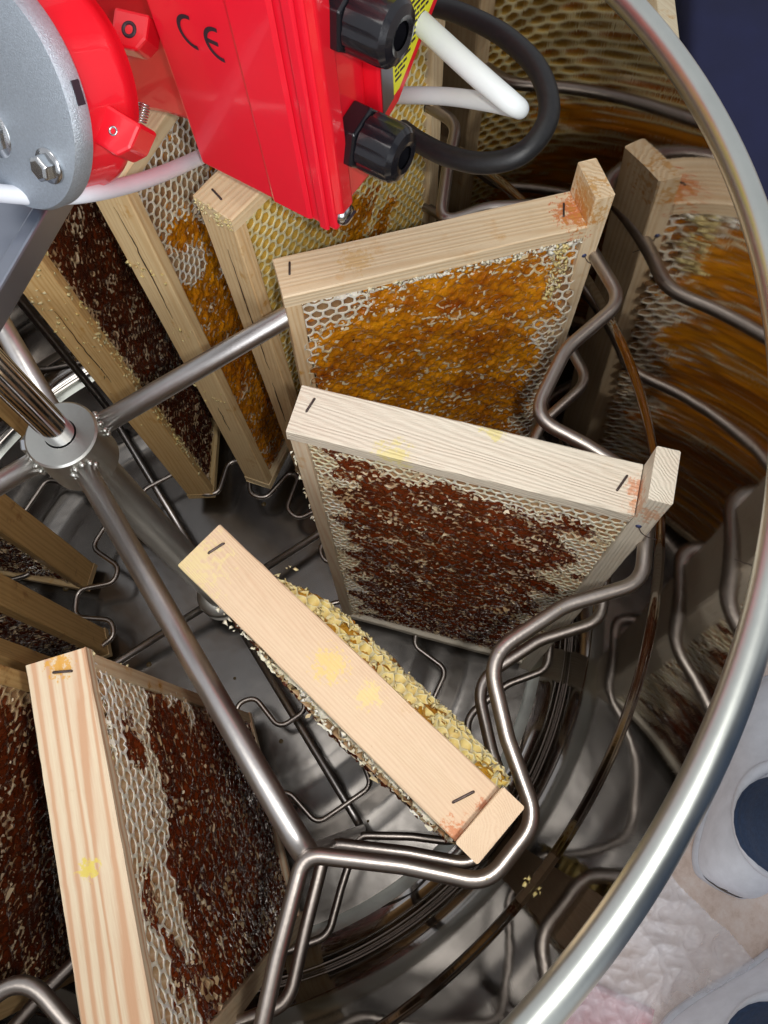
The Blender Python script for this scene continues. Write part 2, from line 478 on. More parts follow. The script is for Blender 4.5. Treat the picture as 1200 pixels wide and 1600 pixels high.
POCK = [(104.4, 104.8), (133.8, 137.5), (164.0, 171.5), (194, 199), (217, 221), (243, 248), (283, 287), (313, 317), (342, 346), (14, 17), (44, 47), (72.5, 76.2)]
MIDS = [118.3, 148.3, 180, 208, 232, 265, 300, 330, 0, 30, 60, 90]
def ring_path(z, rt=.283, ri=.232, scale=1.0, jitter=0, rt_w=3.0, knots=None):
    pts = []; rr = []
    for i, (c0, c1) in enumerate(POCK):
        mid = MIDS[i]
        rt_ = rt + {1: .003, 2: .009}.get(i, 0)
        for (da, r, f) in ((-rt_w-4.3, .2555, .034), (-rt_w, rt_, .016), (rt_w, rt_, .016), (rt_w+4.3, .2555, .034)):
            a = math.radians((c0 if da < 0 else c1)+da); pts.append((r*math.cos(a), r*math.sin(a), z)); rr.append(f)
        a = math.radians(mid); rm = ri - .0045*(mid % 90 == 0); pts.append((rm*math.cos(a), rm*math.sin(a), z)); rr.append(.009 if mid % 90 == 0 else .020)
    return fillet(pts, rr, 8)
P = ring_path(-.0085); RINGP = P.copy()
bpart("slot_ring", *sweep(P, .0035, 14, closed=True), M_TUBE)
P = ring_path(-.0900, rt=.282)
bpart("slot_ring", *sweep(P, .0033, 12, closed=True), M_TUBE)
P = ring_path(-.265, rt=.279, ri=.236)
bpart("slot_ring", *sweep(P, .0030, 10, closed=True), M_TUBE)
# lower inner ring: loops that hold the feet of the frames
pts = []; rr = []
for i, (c0, c1) in enumerate(POCK):
    c0 = (c0+c1)/2
    for da, r, zz in ((-9, .128, -.318), (-4.5, .096, -.318), (4.5, .096, -.318), (9, .128, -.318)):
        a = math.radians(c0+da); pts.append((r*math.cos(a), r*math.sin(a), zz)); rr.append(.010)
bpart("foot_ring", *sweep(fillet(pts, rr, 6), .0022, 10, closed=True), M_TUBE)
pts = []; rr = []
for i, (c0, c1) in enumerate(POCK):
    c0 = (c0+c1)/2
    for da, r, zz in ((-8, .208, -.322), (-4.5, .176, -.322), (4.5, .176, -.322), (8, .208, -.322)):
        a = math.radians(c0+da); pts.append((r*math.cos(a), r*math.sin(a), zz)); rr.append(.010)
bpart("foot_ring", *sweep(fillet(pts, rr, 6), .0022, 10, closed=True), M_TUBE)

# ------------------------------------------------------------------ honeycomb
def sn(x, y, s, f):
    """smooth pseudo noise -1..1"""
    return (np.sin(x*f*1.0+s*1.3+1.7*np.sin(y*f*.7+s)) + np.sin(y*f*1.13-s*2.1+1.3*np.sin(x*f*.83+s*.7)) + np.sin((x+y)*f*.71+s*3.3))/3
def hsh(x, y, s):
    v = np.sin(x*127.1*1000 + y*311.7*1000 + s*74.7)*43758.5453
    return v - np.floor(v)
def comb(parent, side, u0, u1, z0, z1, off, mask, mw, mh, seed, sheet=True, detail=True, bulge=None, flakes=3500, rag=1.0, step=.00125, sink=1.0, mw_in=None, mt=None, P0=.0062, cap=True, wet=0):
    """side +1 / -1: face of the comb; mask(u,z): <0 open cells, 0..1 uncapped honey"""
    rr = np.random.default_rng(seed)
    W, H = u1-u0, z1-z0
    nx = int(W/P0)+2; ny = int(H/(P0*.866))+2
    I, J = np.meshgrid(np.arange(nx), np.arange(ny))
    cx = (u0 + I*P0 + (J % 2)*P0/2).ravel(); cy = (z1 - .0015 - J*P0*.866).ravel()
    def warp(x, y):
        return x + .0007*sn(x, y, seed, 140) + .0003*sn(x, y, seed+5, 420), y + .0007*sn(x, y, seed+9, 130) + .0003*sn(x, y, seed+3, 390)
    def height(x, y):
        b_ = bulge(x, y) if bulge else 0
        return off + b_ + .0008*sn(x, y, seed+2, 90) + .0004*sn(x, y, seed+4, 300)
    ins = (cx > u0-.001) & (cx < u1+.001) & (cy > z0) & (cy < z1+.001)
    # ragged outline
    dE = np.minimum.reduce([cx-u0, u1-cx, z1-cy, cy-z0])
    cx, cy = cx[ins], cy[ins]
    mk = mask(cx, cy)
    deep = cy < -.27
    k = 12
    th = np.arange(k)*2*np.pi/k + np.pi/6
    rad = np.where(np.arange(k) % 2 == 0, P0/np.sqrt(3), P0/2)
    ox = cx[:, None] + rad*np.cos(th); oy = cy[:, None] + rad*np.sin(th)
    qx = np.round(ox*20000)/20000; qy = np.round(oy*20000)/20000
    torn = np.clip(mask(ox, oy)*3, 0, 1)
    near = np.clip(mask(ox, oy)*3+1.0, 0, 1)
    h1, h2, h3 = hsh(qx, qy, seed), hsh(qx, qy, seed+1), hsh(qx, qy, seed+2)
    wx, wy = warp(ox, oy)
    wx = wx + (h1-.5)*(.0004 + .0014*torn*rag); wy = wy + (h2-.5)*(.0004 + .0014*torn*rag)
    hz = height(ox, oy) + (h3-.5)*(.0005 + .0010*near*rag + .0016*torn*rag) - .0002*torn
    # clamp walls into the bars
    ccx, ccy = warp(cx, cy)
    hc = height(cx, cy)
    tm = torn.mean(1)
    r0 = .85 - .0*tm[:, None]
    def lerp(f, round_=0.0):
        X = ccx[:, None] + (wx-ccx[:, None])*f; Y = ccy[:, None] + (wy-ccy[:, None])*f
        if round_:
            rr_ = np.hypot(X-ccx[:, None], Y-ccy[:, None]); mr = rr_.mean(1, keepdims=True)
            s = (1-round_) + round_*mr/np.maximum(rr_, 1e-6)
            X = ccx[:, None] + (X-ccx[:, None])*s; Y = ccy[:, None] + (Y-ccy[:, None])*s
        return X, Y
    tw = .825 + .06*(h1-.5)
    X1, Y1 = lerp(tw, .35); X2, Y2 = lerp(tw-.045, .5); X3, Y3 = lerp(tw-.09, .6)
    filled = mk > 0
    dep = np.where(filled, .0010, .0085) 
    rnd1 = hsh(cx, cy, seed+7)
    dep = np.where((mk > -.35) & (mk <= 0) & (rnd1 > .55), .0028, dep)     # some part-full cells near the honey
    dep = np.where(deep, np.minimum(dep, .004), dep)
    hz = hz - .0023*torn*np.clip(.78+.70*sn(ox*.45, oy, seed+40, 190), 0, 1.1)*sink
    Z0 = hz; Z1 = hz - .00005; Z2 = hz - .0005; Z3 = hc[:, None] - dep[:, None] + 0*hz
    n = len(cx)
    def st(X, Y, Z): return np.stack([X, side*Z, Y], -1).reshape(-1, 3)
    V = np.concatenate([st(wx, wy, Z0), st(X1, Y1, Z1), st(X1, Y1, Z1), st(X2, Y2, Z2), st(X3, Y3, Z3), np.stack([ccx, side*(hc-dep-.0006), ccy], -1), st(X3, Y3, Z3)])
    base = np.arange(n)[:, None]*k; j = np.arange(k)[None]; j2 = (j+1) % k
    Fs = []; mi = []
    tn_ = np.repeat(np.where(tm > .5, 3, 0), k)
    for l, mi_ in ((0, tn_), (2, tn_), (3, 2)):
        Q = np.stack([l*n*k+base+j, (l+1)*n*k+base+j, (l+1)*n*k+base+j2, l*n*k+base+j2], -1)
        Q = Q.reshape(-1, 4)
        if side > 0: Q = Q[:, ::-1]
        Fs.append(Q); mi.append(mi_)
    q5 = 5*n*k+n
    T = np.stack([q5+base+j, np.broadcast_to(5*n*k+np.arange(n)[:, None], (n, k)), q5+base+j2], -1).reshape(-1, 3)
    if side > 0: T = T[:, ::-1]
    bh = np.repeat(np.where(((mk > -.45) | (rnd1 < wet)) & ((rnd1 > .3) | filled | (wet > 0)), 1, 2), k)
    Fs.append(T); mi.append(bh)
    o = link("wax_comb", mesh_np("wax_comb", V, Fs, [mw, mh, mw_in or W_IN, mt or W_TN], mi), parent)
    if cap:      # the outside of the first row of cells, seen under the side bar
        nx2 = int((u1-u0)/.0007); xs = np.linspace(u0, u1, nx2); ts = np.linspace(0, 1, 9)
        XX, TT = np.meshgrid(xs, ts)
        hh = height(XX, np.full_like(XX, z1-.002)) - .0003
        cid = np.floor(XX/P0*.5); hh = hh + (.0022*(hsh(cid, cid*0, seed)-.6) + .0009*sn(XX, XX*0, seed+3, 700) + .0010*sn(XX, XX*0, seed+4, 260) - .0004 + .0007*(hsh(XX, XX*0+1, seed)-.5))*TT**2
        ZZ = z1 - .0004 - (.0010+.0007*sn(XX, XX*0, seed+8, 150))*np.abs(np.sin(XX*np.pi/P0*.9 + 1.6*sn(XX, XX*0, seed, 120) + (TT > .5)*1.5))**.8*(.3+.7*TT) + .0006*sn(XX, TT*.008, seed+6, 1300) - .0022*TT**2 + .0004*sn(XX, TT*.01, seed+2, 900)
        V = np.stack([XX, side*hh*TT, ZZ], -1).reshape(-1, 3); b_ = nx2
        ii = (np.arange(8)[:, None]*b_ + np.arange(b_-1)[None]); Q = np.stack([ii, ii+1, ii+b_+1, ii+b_], -1).reshape(-1, 4)
        if side < 0: Q = Q[:, ::-1]
        link("comb_edge", mesh_np("comb_edge", V, [Q], mw), o)
    if sheet:
        gx = np.arange(u0+.0004, u1, step); gz = np.arange(max(z0, -.33), z1, step)
        X, Y = np.meshgrid(gx, gz)
        X = X + (hsh(X, Y, seed+11)-.5)*step*.5; Y = Y + (hsh(X, Y, seed+12)-.5)*step*.5
        mm = mask(X, Y)
        nz = .0012*sn(X, Y, seed+20, 760) + .0007*sn(X, Y, seed+22, 1450) + .0004*(hsh(X, Y, seed+13)-.5) + .0009*sn(X, Y, seed+27, 330)
        Z = height(X, Y) - .0009 + nz*1.0 - .0025*np.clip(.12-mm, 0, .5)*4
        V = np.stack([X, side*Z, Y], -1).reshape(-1, 3)
        a, b_ = X.shape
        ii = (np.arange(a-1)[:, None]*b_ + np.arange(b_-1)[None])
        keep = (mm[:-1, :-1] > -.04).ravel()
        Q = np.stack([ii, ii+1, ii+b_+1, ii+b_], -1).reshape(-1, 4)[keep]
        if side > 0: Q = Q[:, ::-1]
        if len(Q):
            link("honey", mesh_np("honey", V, [Q], mh), o)
    if flakes:
        flakes = int(flakes*.45); m_ = flakes*9
        fx = rr.uniform(u0, u1, m_); fy = z1 + (z0-z1)*rr.uniform(0, 1, m_)**1.25
        mm = mask(fx, fy)
        dn = .5+.5*sn(fx*.55, fy, seed+31, 170) + .35*sn(fx*.5, fy, seed+33, 430)
        edge = np.exp(-(mm/.16)**2)                     # torn cappings pile along the border of the honey
        keep = (mm > -.15) & (rr.uniform(0, 1, m_) < np.clip(.015 + .6*np.clip(dn-.55, 0, 1)**1.4 + .40*edge, 0, 1))
        fx, fy = fx[keep][:flakes], fy[keep][:flakes]; q = len(fx)
        sz = rr.gamma(2.6, .00030, q) + .0003
        ang = rr.uniform(0, 2*np.pi, q)
        kk = 5
        al = np.linspace(0, 2*np.pi, kk, endpoint=False)[None] + rr.uniform(-.4, .4, (q, kk))
        rl = sz[:, None]*rr.uniform(.45, 1.25, (q, kk))
        el = rr.uniform(.25, .8, q)[:, None]
        lx = rl*np.cos(al); ly = rl*np.sin(al)*el
        tilt = rr.normal(0, .75, (q, 1)); curl = rr.uniform(-120, 200, (q, 1))
        lz = ly*np.sin(tilt) + curl*(lx**2+ly**2)
        ly = ly*np.cos(tilt)
        # torn flakes lie mostly along u, dragged by the uncapping fork
        ca, sa = np.cos(ang*.35-.3), np.sin(ang*.35-.3)
        gx_ = fx[:, None] + lx*ca[:, None] - ly*sa[:, None]; gy_ = fy[:, None] + lx*sa[:, None] + ly*ca[:, None]
        hh = height(fx, fy) + rr.uniform(-.0004, .0011, q)
        gz_ = hh[:, None] + lz
        V = np.stack([gx_, side*gz_, gy_], -1).reshape(-1, 3)
        C = np.stack([fx, side*(hh+.0001), fy], -1)
        V = np.concatenate([V, C])
        b0 = np.arange(q)[:, None]*kk; j = np.arange(kk)[None]
        T = np.stack([b0+j, b0+(j+1) % kk, np.broadcast_to(q*kk+np.arange(q)[:, None], (q, kk))], -1).reshape(-1, 3)
        if side < 0: T = T[:, ::-1]
        f_ = link("torn_cappings", mesh_np("torn_cappings", V, [T], mt or W_TN), o); f_["kind"] = "stuff"
    return o

def crumbs(parent, pts_fn, n, mat, seed, s0=.0008, s1=.0028):
    """little torn bits of wax stuck along an edge"""
    rr = np.random.default_rng(seed); mb = MB()
    for i in range(n):
        p, nrm = pts_fn(rr)
        s = rr.uniform(s0, s1); k = 6
        al = np.sort(rr.uniform(0, 2*np.pi, k)); rl = s*rr.uniform(.5, 1.2, k)
        M_ = frame_M(p, np.array(nrm) + rr.normal(0, .6, 3), rr.normal(0, 1, 3))
        ring = np.stack([rl*np.cos(al), rl*np.sin(al), rr.uniform(-.3, .3, k)*s], -1)
        top = np.array([[0, 0, s*rr.uniform(.2, .6)], [0, 0, -s*.3]])
        V = np.concatenate([ring, top]) @ M_[:3, :3].T + M_[:3, 3]
        T = [(j, (j+1) % k, k) for j in range(k)] + [((j+1) % k, j, k+1) for j in range(k)]
        mb.add(V, [T])
    o = mb.build("wax_crumbs", mat, parent, True); o["kind"] = "stuff"
    return o

U = .1470; TB = .0103; LUG = .018; LEN = .346; WD = .025
def rotm(az, tu, tv):
    az, tu, tv = map(math.radians, (az, tu, tv))
    return Matrix.Rotation(az, 4, 'Z') @ Matrix.Rotation(tu, 4, 'Y') @ Matrix.Rotation(tv, 4, 'X')
UU = .1569
def make_frame(pos, ang, label, seed, woods, lug=True, staple_style=0, group="honey frames standing in the slots of the extractor"):
    f = empty("honey_frame")
    f.matrix_world = Matrix.Translation(pos) @ rotm(*ang)
    tag(f, label, "honey frame", group)
    wt, wb, ws = woods
    hw = WD/2
    bar("side_bar", (0, -hw, -.0085), (UU, hw, 0), ws, f, 0, seed, n=36)
    bar("side_bar", (0, -hw, -LEN), (UU, hw, -LEN+.0085), ws, f, 0, seed+1, n=12)
    bar("bottom_bar", (.0004, -hw+.0006, -LEN+.0087), (.0085, hw-.0006, -.0087), wb, f, 2, seed+2, n=50)
    bar("top_bar", (UU+.0003, -hw, -LEN-LUG), (UU+TB, hw, LUG), wt, f, 2, seed+3, n=60)
    # staples: crown plus two legs sunk in the wood
    for (u, v, a, w_) in ((.007, .002+.001*(seed % 3), 1.35, .0075), (UU-.0075, .001, 1.2, .0085)):
        c, s = math.cos(a), math.sin(a)
        P = [np.array((u - c*w_/2, v - s*w_/2, -.001)), np.array((u - c*w_/2, v - s*w_/2, .00035)), np.array((u + c*w_/2, v + s*w_/2, .00035)), np.array((u + c*w_/2, v + s*w_/2, -.001))]
        V, F = sweep(fillet(P, .0006, 4, closed=False), .00058, 6)
        MB().add(V, F).build("staple", M_STAPLE, f)
    return f

def nail_wire(f, u, v, z, side):
    M_ = frame_M((u, v, z), (0, side, 0))
    V, F = lathe_vf([(.0001, .0008), (.0012, .0005), (.0014, 0)][::-1], 10, M_)
    MB().add(V, F).build("wire_nail", M_NAIL, f)
    P = catmull([(u, v+side*.0005, z), (u+.003, v+side*.0008, z-.005), (u+.0065, v+side*.0009, z-.0075), (u+.0105, v+side*.0006, z-.0085)], 6)
    V, F = sweep(P, .00022, 5)
    MB().add(V, F).build("frame_wire", M_STAPLE, f)

PINE = dict(pale=(.80, .63, .41), dark=(.64, .42, .22))
def woodset(tag_, seed, pale, dark, **kw):
    return (wood("top_bar_pine_"+tag_, 2, seed, pale, dark, **{k: v for k, v in kw.items() if k != 'along'}),
            wood("bottom_bar_pine_"+tag_, 2, seed+3, (pale[0]*.97, pale[1]*.90, pale[2]*.80), (dark[0]*.95, dark[1]*.85, dark[2]*.72), stain_amt=.85),
            wood("side_bar_pine_"+tag_, 0, seed+6, pale, dark, **kw))

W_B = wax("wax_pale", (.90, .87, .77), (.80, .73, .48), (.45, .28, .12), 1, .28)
W_W = wax("wax_white", (.92, .88, .78), (.84, .76, .54), (.50, .33, .18), 2, .25, .55)
W_Y = wax("wax_yellow", (.84, .76, .50), (.80, .65, .26), (.55, .32, .08), 3, .25, .45)
W_YP = wax("wax_straw", (.86, .80, .52), (.82, .70, .34), (.55, .34, .10), 10, .2)
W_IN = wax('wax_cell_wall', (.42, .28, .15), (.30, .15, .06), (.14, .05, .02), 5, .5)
W_TN = wax('torn_wax_tan', (.78, .66, .47), (.58, .40, .20), (.32, .14, .05), 7, .5)
W_TW = wax('torn_wax_pale', (.84, .76, .56), (.68, .50, .24), (.44, .20, .04), 8, .4)
W_INY = wax('wax_cell_wall_yellow', (.82, .68, .30), (.76, .56, .14), (.55, .34, .06), 6, .25)
W_INF = wax("wax_cell_wall_golden", (.66, .46, .10), (.55, .32, .04), (.40, .18, .03), 9, .25, .45)
W_N = wax("wax_brown", (.70, .58, .40), (.50, .32, .14), (.30, .15, .05), 4, .5, .5)
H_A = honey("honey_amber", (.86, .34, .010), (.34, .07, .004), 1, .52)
H_R = honey("honey_red_brown", (.20, .034, .006), (.080, .012, .004), 2, .52, 0)
H_D = honey("honey_dark", (.15, .028, .006), (.060, .011, .004), 3, .48, 0)
H_Y = honey("honey_golden", (.62, .33, .02), (.36, .13, .01), 4, .5)

CU0, CU1, CZ1 = .0088, UU-.0002, -.0088
CZ0 = -LEN+.009

# --- frame C: behind, amber honey in the upper right
fC = make_frame((-.1296, .0001, .0215), (161.87, 2.31, -1.76), "pine frame with bright amber honey and tall lug, farthest of three fanned at right", 11,
                woodset("amber", 11, (.84, .68, .46), (.66, .45, .24), ring=640, stain_amt=.35, spots=[((.154, -.002, .0), .016, (.66, .14, .03), .85), ((.157, -.004, .008), .018, (.60, .30, .06), .7), ((.04, 0, 0), .012, (.66, .40, .12), .5)]))
mC = lambda u, z: np.minimum.reduce([(u-.052 + 1.25*(-z-.010))*14, (.151-u + .004*sn(u, z, 3, 180))*30 - .0*z, (-.0145-z)*60+.2]) + .25*sn(u, z, 5, 160)
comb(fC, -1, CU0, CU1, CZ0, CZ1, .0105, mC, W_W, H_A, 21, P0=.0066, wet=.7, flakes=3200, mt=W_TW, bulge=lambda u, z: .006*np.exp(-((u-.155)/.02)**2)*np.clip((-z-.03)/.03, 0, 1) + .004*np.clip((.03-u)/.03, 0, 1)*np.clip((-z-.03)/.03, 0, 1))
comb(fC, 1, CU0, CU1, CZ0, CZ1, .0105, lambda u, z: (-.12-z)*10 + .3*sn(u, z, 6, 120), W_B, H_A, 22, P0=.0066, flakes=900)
nail_wire(fC, UU+.0035, -WD/2, -.022, -1)

# --- frame B: middle
fB = make_frame((-.0988, .0668, .0232), (130.81, .91, -1.48), "rough white-planed pine frame over red brown honey, middle of three fanned at right", 31,
                woodset("white", 31, (.77, .70, .57), (.66, .50, .37), ring=900, stain_amt=.12, bumps=.7, along=.10, streak=.07, spots=[((.157, 0, 0), .008, (.62, .20, .06), .7), ((.160, -.010, .004), .012, (.62, .24, .08), .6), ((.05, -.012, 0), .012, (.78, .66, .16), .6), ((.09, .012, 0), .008, (.78, .66, .16), .6)]))
mB = lambda u, z: np.minimum.reduce([(-.026-z + .10*np.minimum(0, .0-u) + .010)*28 - .9*(u < 0), (u-.018)*40, (.146-u-.25*(-z-.03)*0)*25]) + .45*sn(u, z, 8, 170)
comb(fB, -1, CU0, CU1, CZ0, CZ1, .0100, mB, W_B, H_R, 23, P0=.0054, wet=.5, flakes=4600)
comb(fB, 1, CU0, CU1, CZ0, CZ1, .0100, lambda u, z: (-.02-z)*10 + .3*sn(u, z, 6, 120), W_B, H_R, 24, flakes=800)
nail_wire(fB, UU+.0045, -WD/2, -.010, -1)

# --- frame D: seen straight from above
fD = make_frame((-.0307, .0995, .0228), (103.02, -2.41, .38), "plain pine frame seen end on from above beside the long spoke, front centre", 41,
                woodset("plain", 41, (.76, .57, .38), (.62, .40, .24), ring=1300, stain_amt=.10, along=.06, streak=.35, spots=[((.1572, -.011, 0), .010, (.62, .20, .06), .8), ((.1575, .004, 0), .005, (.56, .18, .06), .8), ((.166, -.010, 0), .009, (.68, .28, .16), .5), ((.078, .002, 0), .011, (.80, .58, .22), .9), ((.098, .004, 0), .008, (.82, .62, .26), .8), ((.0, -.0125, 0), .03, (.80, .66, .30), .6)]))
mD = lambda u, z: (.25-np.abs(u-.07)*2)*2 + .6*sn(u, z, 4, 200)
comb(fD, 1, CU0+.026, CU1, CZ0, CZ1+.0002, .0118, lambda u, z: -.08 + .50*sn(u, z, 9, 230), W_YP, H_Y, 25, P0=.0062, flakes=700, wet=.35, cap=False, rag=2.1, mw_in=W_INY, mt=W_Y, bulge=lambda u, z: (.0100+.0030*np.sin((u-.03)*25))*(1-np.exp((z+.0085)/.010)) - .007*np.clip((.046-u)/.02, 0, 1)*(1-np.exp((z+.0085)/.010)))
comb(fD, -1, CU0+.02, CU1, CZ0, CZ1-.004, .0145, lambda u, z: mD(u, z)+.1, W_B, H_R, 26, flakes=500, mt=W_TW, rag=.8, bulge=lambda u, z: .003*np.sin((u-.05)*30))

# --- frame E: lower left with striped top
fE = make_frame((.0417, .1087, .0242), (73.57, 1.59, -.17), "broad striped pine frame with half-empty pale cells, large at lower left", 51,
                (wood("top_bar_pine_striped", 2, 51), wood("bottom_bar_pine_striped", 2, 54, stain_amt=.9),
                 wood("side_bar_pine_striped", 0, 57, (.80, .67, .47), (.64, .38, .22), ring=400, streak=1.1, stain_amt=.06, bumps=.3, spots=[((.004, .001, 0), .008, (.72, .36, .04), .9), ((.083, -.001, 0), .006, (.78, .62, .10), .9)])))
mE = lambda u, z: np.minimum((-.046-z)*22, (u-.022)*30+.6) + .75*sn(u, z, 12, 115) - .35*(np.exp(-((z+.062)/.016)**2))
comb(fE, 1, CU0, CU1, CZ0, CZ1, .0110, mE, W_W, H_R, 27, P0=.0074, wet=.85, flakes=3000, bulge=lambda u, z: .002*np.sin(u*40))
comb(fE, -1, CU0, CU1, CZ0, CZ1, .0100, lambda u, z: (-.02-z)*10 + .3*sn(u, z, 6, 120), W_B, H_D, 28, flakes=0)

# --- frame F2 (yellow cells), F1, F0
fF2 = make_frame((-.1180, -.0319, .0486), (198.13, -.33, 1.19), "pine frame with clean yellow empty cells, stapled end under the red motor box", 61,
                 woodset("grey", 61, (.88, .70, .44), (.72, .50, .26), stain_amt=.4))
mF2 = lambda u, z: np.minimum.reduce([(u-.050)*14, (-.026-z)*14, (.100-u+.35*(-z-.03))*14]) - .15 + .35*sn(u, z, 2, 150)
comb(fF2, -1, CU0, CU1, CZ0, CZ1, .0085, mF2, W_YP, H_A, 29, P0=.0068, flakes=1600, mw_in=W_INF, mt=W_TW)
comb(fF2, 1, CU0, CU1, CZ0, CZ1, .0095, lambda u, z: (-.02-z)*10 + .3*sn(u, z, 6, 120), W_B, H_R, 30, flakes=0)
fF1 = make_frame((-.0825, -.0831, .0468), (214.57, 2.47, -2.86), "pine frame crossed by the white cable, its long bottom bar running down left of centre", 71,
                 woodset("cream", 71, (.90, .73, .45), (.74, .52, .26), stain_amt=.5))
mF1 = lambda u, z: (-z-.060)*8 - (.35-u*4)*.5 + .5*sn(u, z, 7, 130)
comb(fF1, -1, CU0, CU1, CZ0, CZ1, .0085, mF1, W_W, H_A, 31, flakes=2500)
comb(fF1, 1, CU0, CU1, CZ0, CZ1, .0095, lambda u, z: (-.0-z)*10, W_B, H_D, 32, flakes=0, sheet=False)
fF0 = make_frame((-.0259, -.1032, .0209), (237.5, 1.19, -1.82), "frame with propolis-stained bottom bar and dark wet honey, below the steel crossbar", 81,
                 woodset("stained", 81, (.86, .64, .33), (.66, .41, .15), stain_amt=.9))
mF0 = lambda u, z: (u-.010)*30 + 1.2*0 + .1*sn(u, z, 7, 130)
comb(fF0, -1, CU0, CU1, CZ0, CZ1, .0100, mF0, W_N, H_D, 33, flakes=1500)
comb(fF0, 1, CU0, CU1, CZ0, CZ1, .0095, lambda u, z: (-.0-z)*10, W_B, H_D, 34, flakes=0, sheet=False)
# --- the frames on the left side of the basket, behind the hub
WS = (wood("top_bar_pine_old", 2, 91, (.66, .45, .22), (.50, .30, .12)), wood("bottom_bar_pine_old", 2, 93, (.68, .44, .18), (.50, .28, .09), stain=(.30, .11, .02), stain_amt=.9),
      wood("side_bar_pine_old", 0, 95, (.70, .50, .26), (.52, .32, .14)))
def simple(pos, ang, label, seed, sv=1, open_=False):
    f = make_frame(pos, ang, label, seed, WS)
    comb(f, 1, CU0, CU1, CZ0, CZ1, .0100, (lambda u, z: (-.10-z)*6+.5*sn(u, z, seed, 140)) if open_ else (lambda u, z: (u-.012)*30 + .15*sn(u, z, 7, 130)), W_N if not open_ else W_W, H_D, seed+1, flakes=1800)
    comb(f, -1, CU0, CU1, CZ0, CZ1, .0100, lambda u, z: (u-.012)*30 + .15*sn(u, z, 7, 130), W_N, H_D, seed+2, flakes=900, sheet=True, step=.002)
    return f
simple((.0310, -.1060, .022), (285, 0, 0), "frame mostly hidden behind the shaft and crossbar, top left edge of the basket", 101)
simple((.0795, -.0759, .010), (316, -2.3, .2), "frame with dark-smeared end bar below left of the hub", 111)
simple((.1040, -.0230, .010), (343, 0, 0), "second frame down the left edge, wax tufts along its bar", 121, open_=True)
simple((.1060, .0300, .016), (14, 0, 0), "third frame down the left edge, just above the striped frame", 131, open_=True)
simple((.0800, .0780, .010), (45, 0, 0), "dark honey frame standing at left edge behind the striped frame", 141)

def crack(f, z0, z1, v0, seed):
    rr = np.random.default_rng(seed); n = 26
    z = np.linspace(z0, z1, n); v = v0 + np.cumsum(rr.normal(0, .00025, n)); 
    P = np.stack([np.full(n, .0003), v, z], -1)
    rad = .0001 + .00038*np.sin(np.linspace(0, np.pi, n))*rr.uniform(.4, 1, n)
    V, F = sweep(P, rad, 6); MB().add(V, F).build("split", M_SPLIT, f)
M_SPLIT = plain("dark_wood_split", (.06, .03, .015), .9)
crack(fF2, -.030, -.150, -.001, 1); crack(fF2, -.170, -.230, .001, 2)
crack(fF1, -.020, -.110, .000, 3); crack(fF1, -.215, -.250, .001, 4)
crack(fF0, -.060, -.140, .002, 5)
# wax crumbs along the bars
def edge_fn(v0, v1, u0, u1, z, sgn):
    return lambda rr: ((rr.uniform(u0, u1), rr.uniform(v0, v1)*sgn, z + rr.normal(0, .0007)), (0, sgn, 0))
crumbs(fC, edge_fn(.0120, .0145, .040, .155, -.0090, -1), 90, W_B, 1, .0006, .0022)
crumbs(fC, lambda rr: ((rr.uniform(.142, .150), -.0125-rr.uniform(0, .003), -rr.uniform(.008, .05)), (0, -1, 0)), 70, W_Y, 2)
crumbs(fD, edge_fn(.0125, .0160, .020, .150, -.0090, -1), 40, W_B, 3, .0006, .0020)
crumbs(fD, edge_fn(.0125, .0150, .03, .150, -.0085, 1), 30, W_Y, 4)
crumbs(fD, lambda rr: ((rr.uniform(.03, .152), .0185+rr.uniform(-.002, .0035), -.0115-rr.uniform(0, .004)), (0, 1, .5)), 25, W_Y, 14, .0006, .0018)
crumbs(fE, edge_fn(.0110, .0125, .0, .05, -.0090, 1), 30, W_Y, 5)
crumbs(fE, lambda rr: ((.0, rr.uniform(-.012, .012), -rr.uniform(.002, .06)), (-1, 0, 0)), 30, W_Y, 6, .0006, .0018)
crumbs(fF0, lambda rr: ((.0, rr.uniform(-.012, .012), -abs(rr.normal(.06, .05))), (-1, 0, 0)), 60, W_Y, 7, .0006, .0022)
crumbs(fF0, lambda rr: ((rr.uniform(.0, .009), -.0125, -rr.uniform(.0, .3)), (0, -1, 0)), 170, W_Y, 8, .0006, .0024)
crumbs(fF1, lambda rr: ((.0, rr.uniform(-.012, .012), -rr.choice([.07, .12, .2])+rr.normal(0, .006)), (-1, 0, 0)), 30, W_Y, 9, .0006, .002)
crumbs(fF2, lambda rr: ((.0-.0002, rr.uniform(-.012, .012), -abs(rr.normal(.005, .004))), (-1, 0, 0)), 60, W_Y, 10, .0005, .0015)
crumbs(fB, lambda rr: ((.0, rr.uniform(-.013, -.011), -rr.uniform(.02, .12)), (-1, -.6, 0)), 22, W_B, 11, .0006, .002)
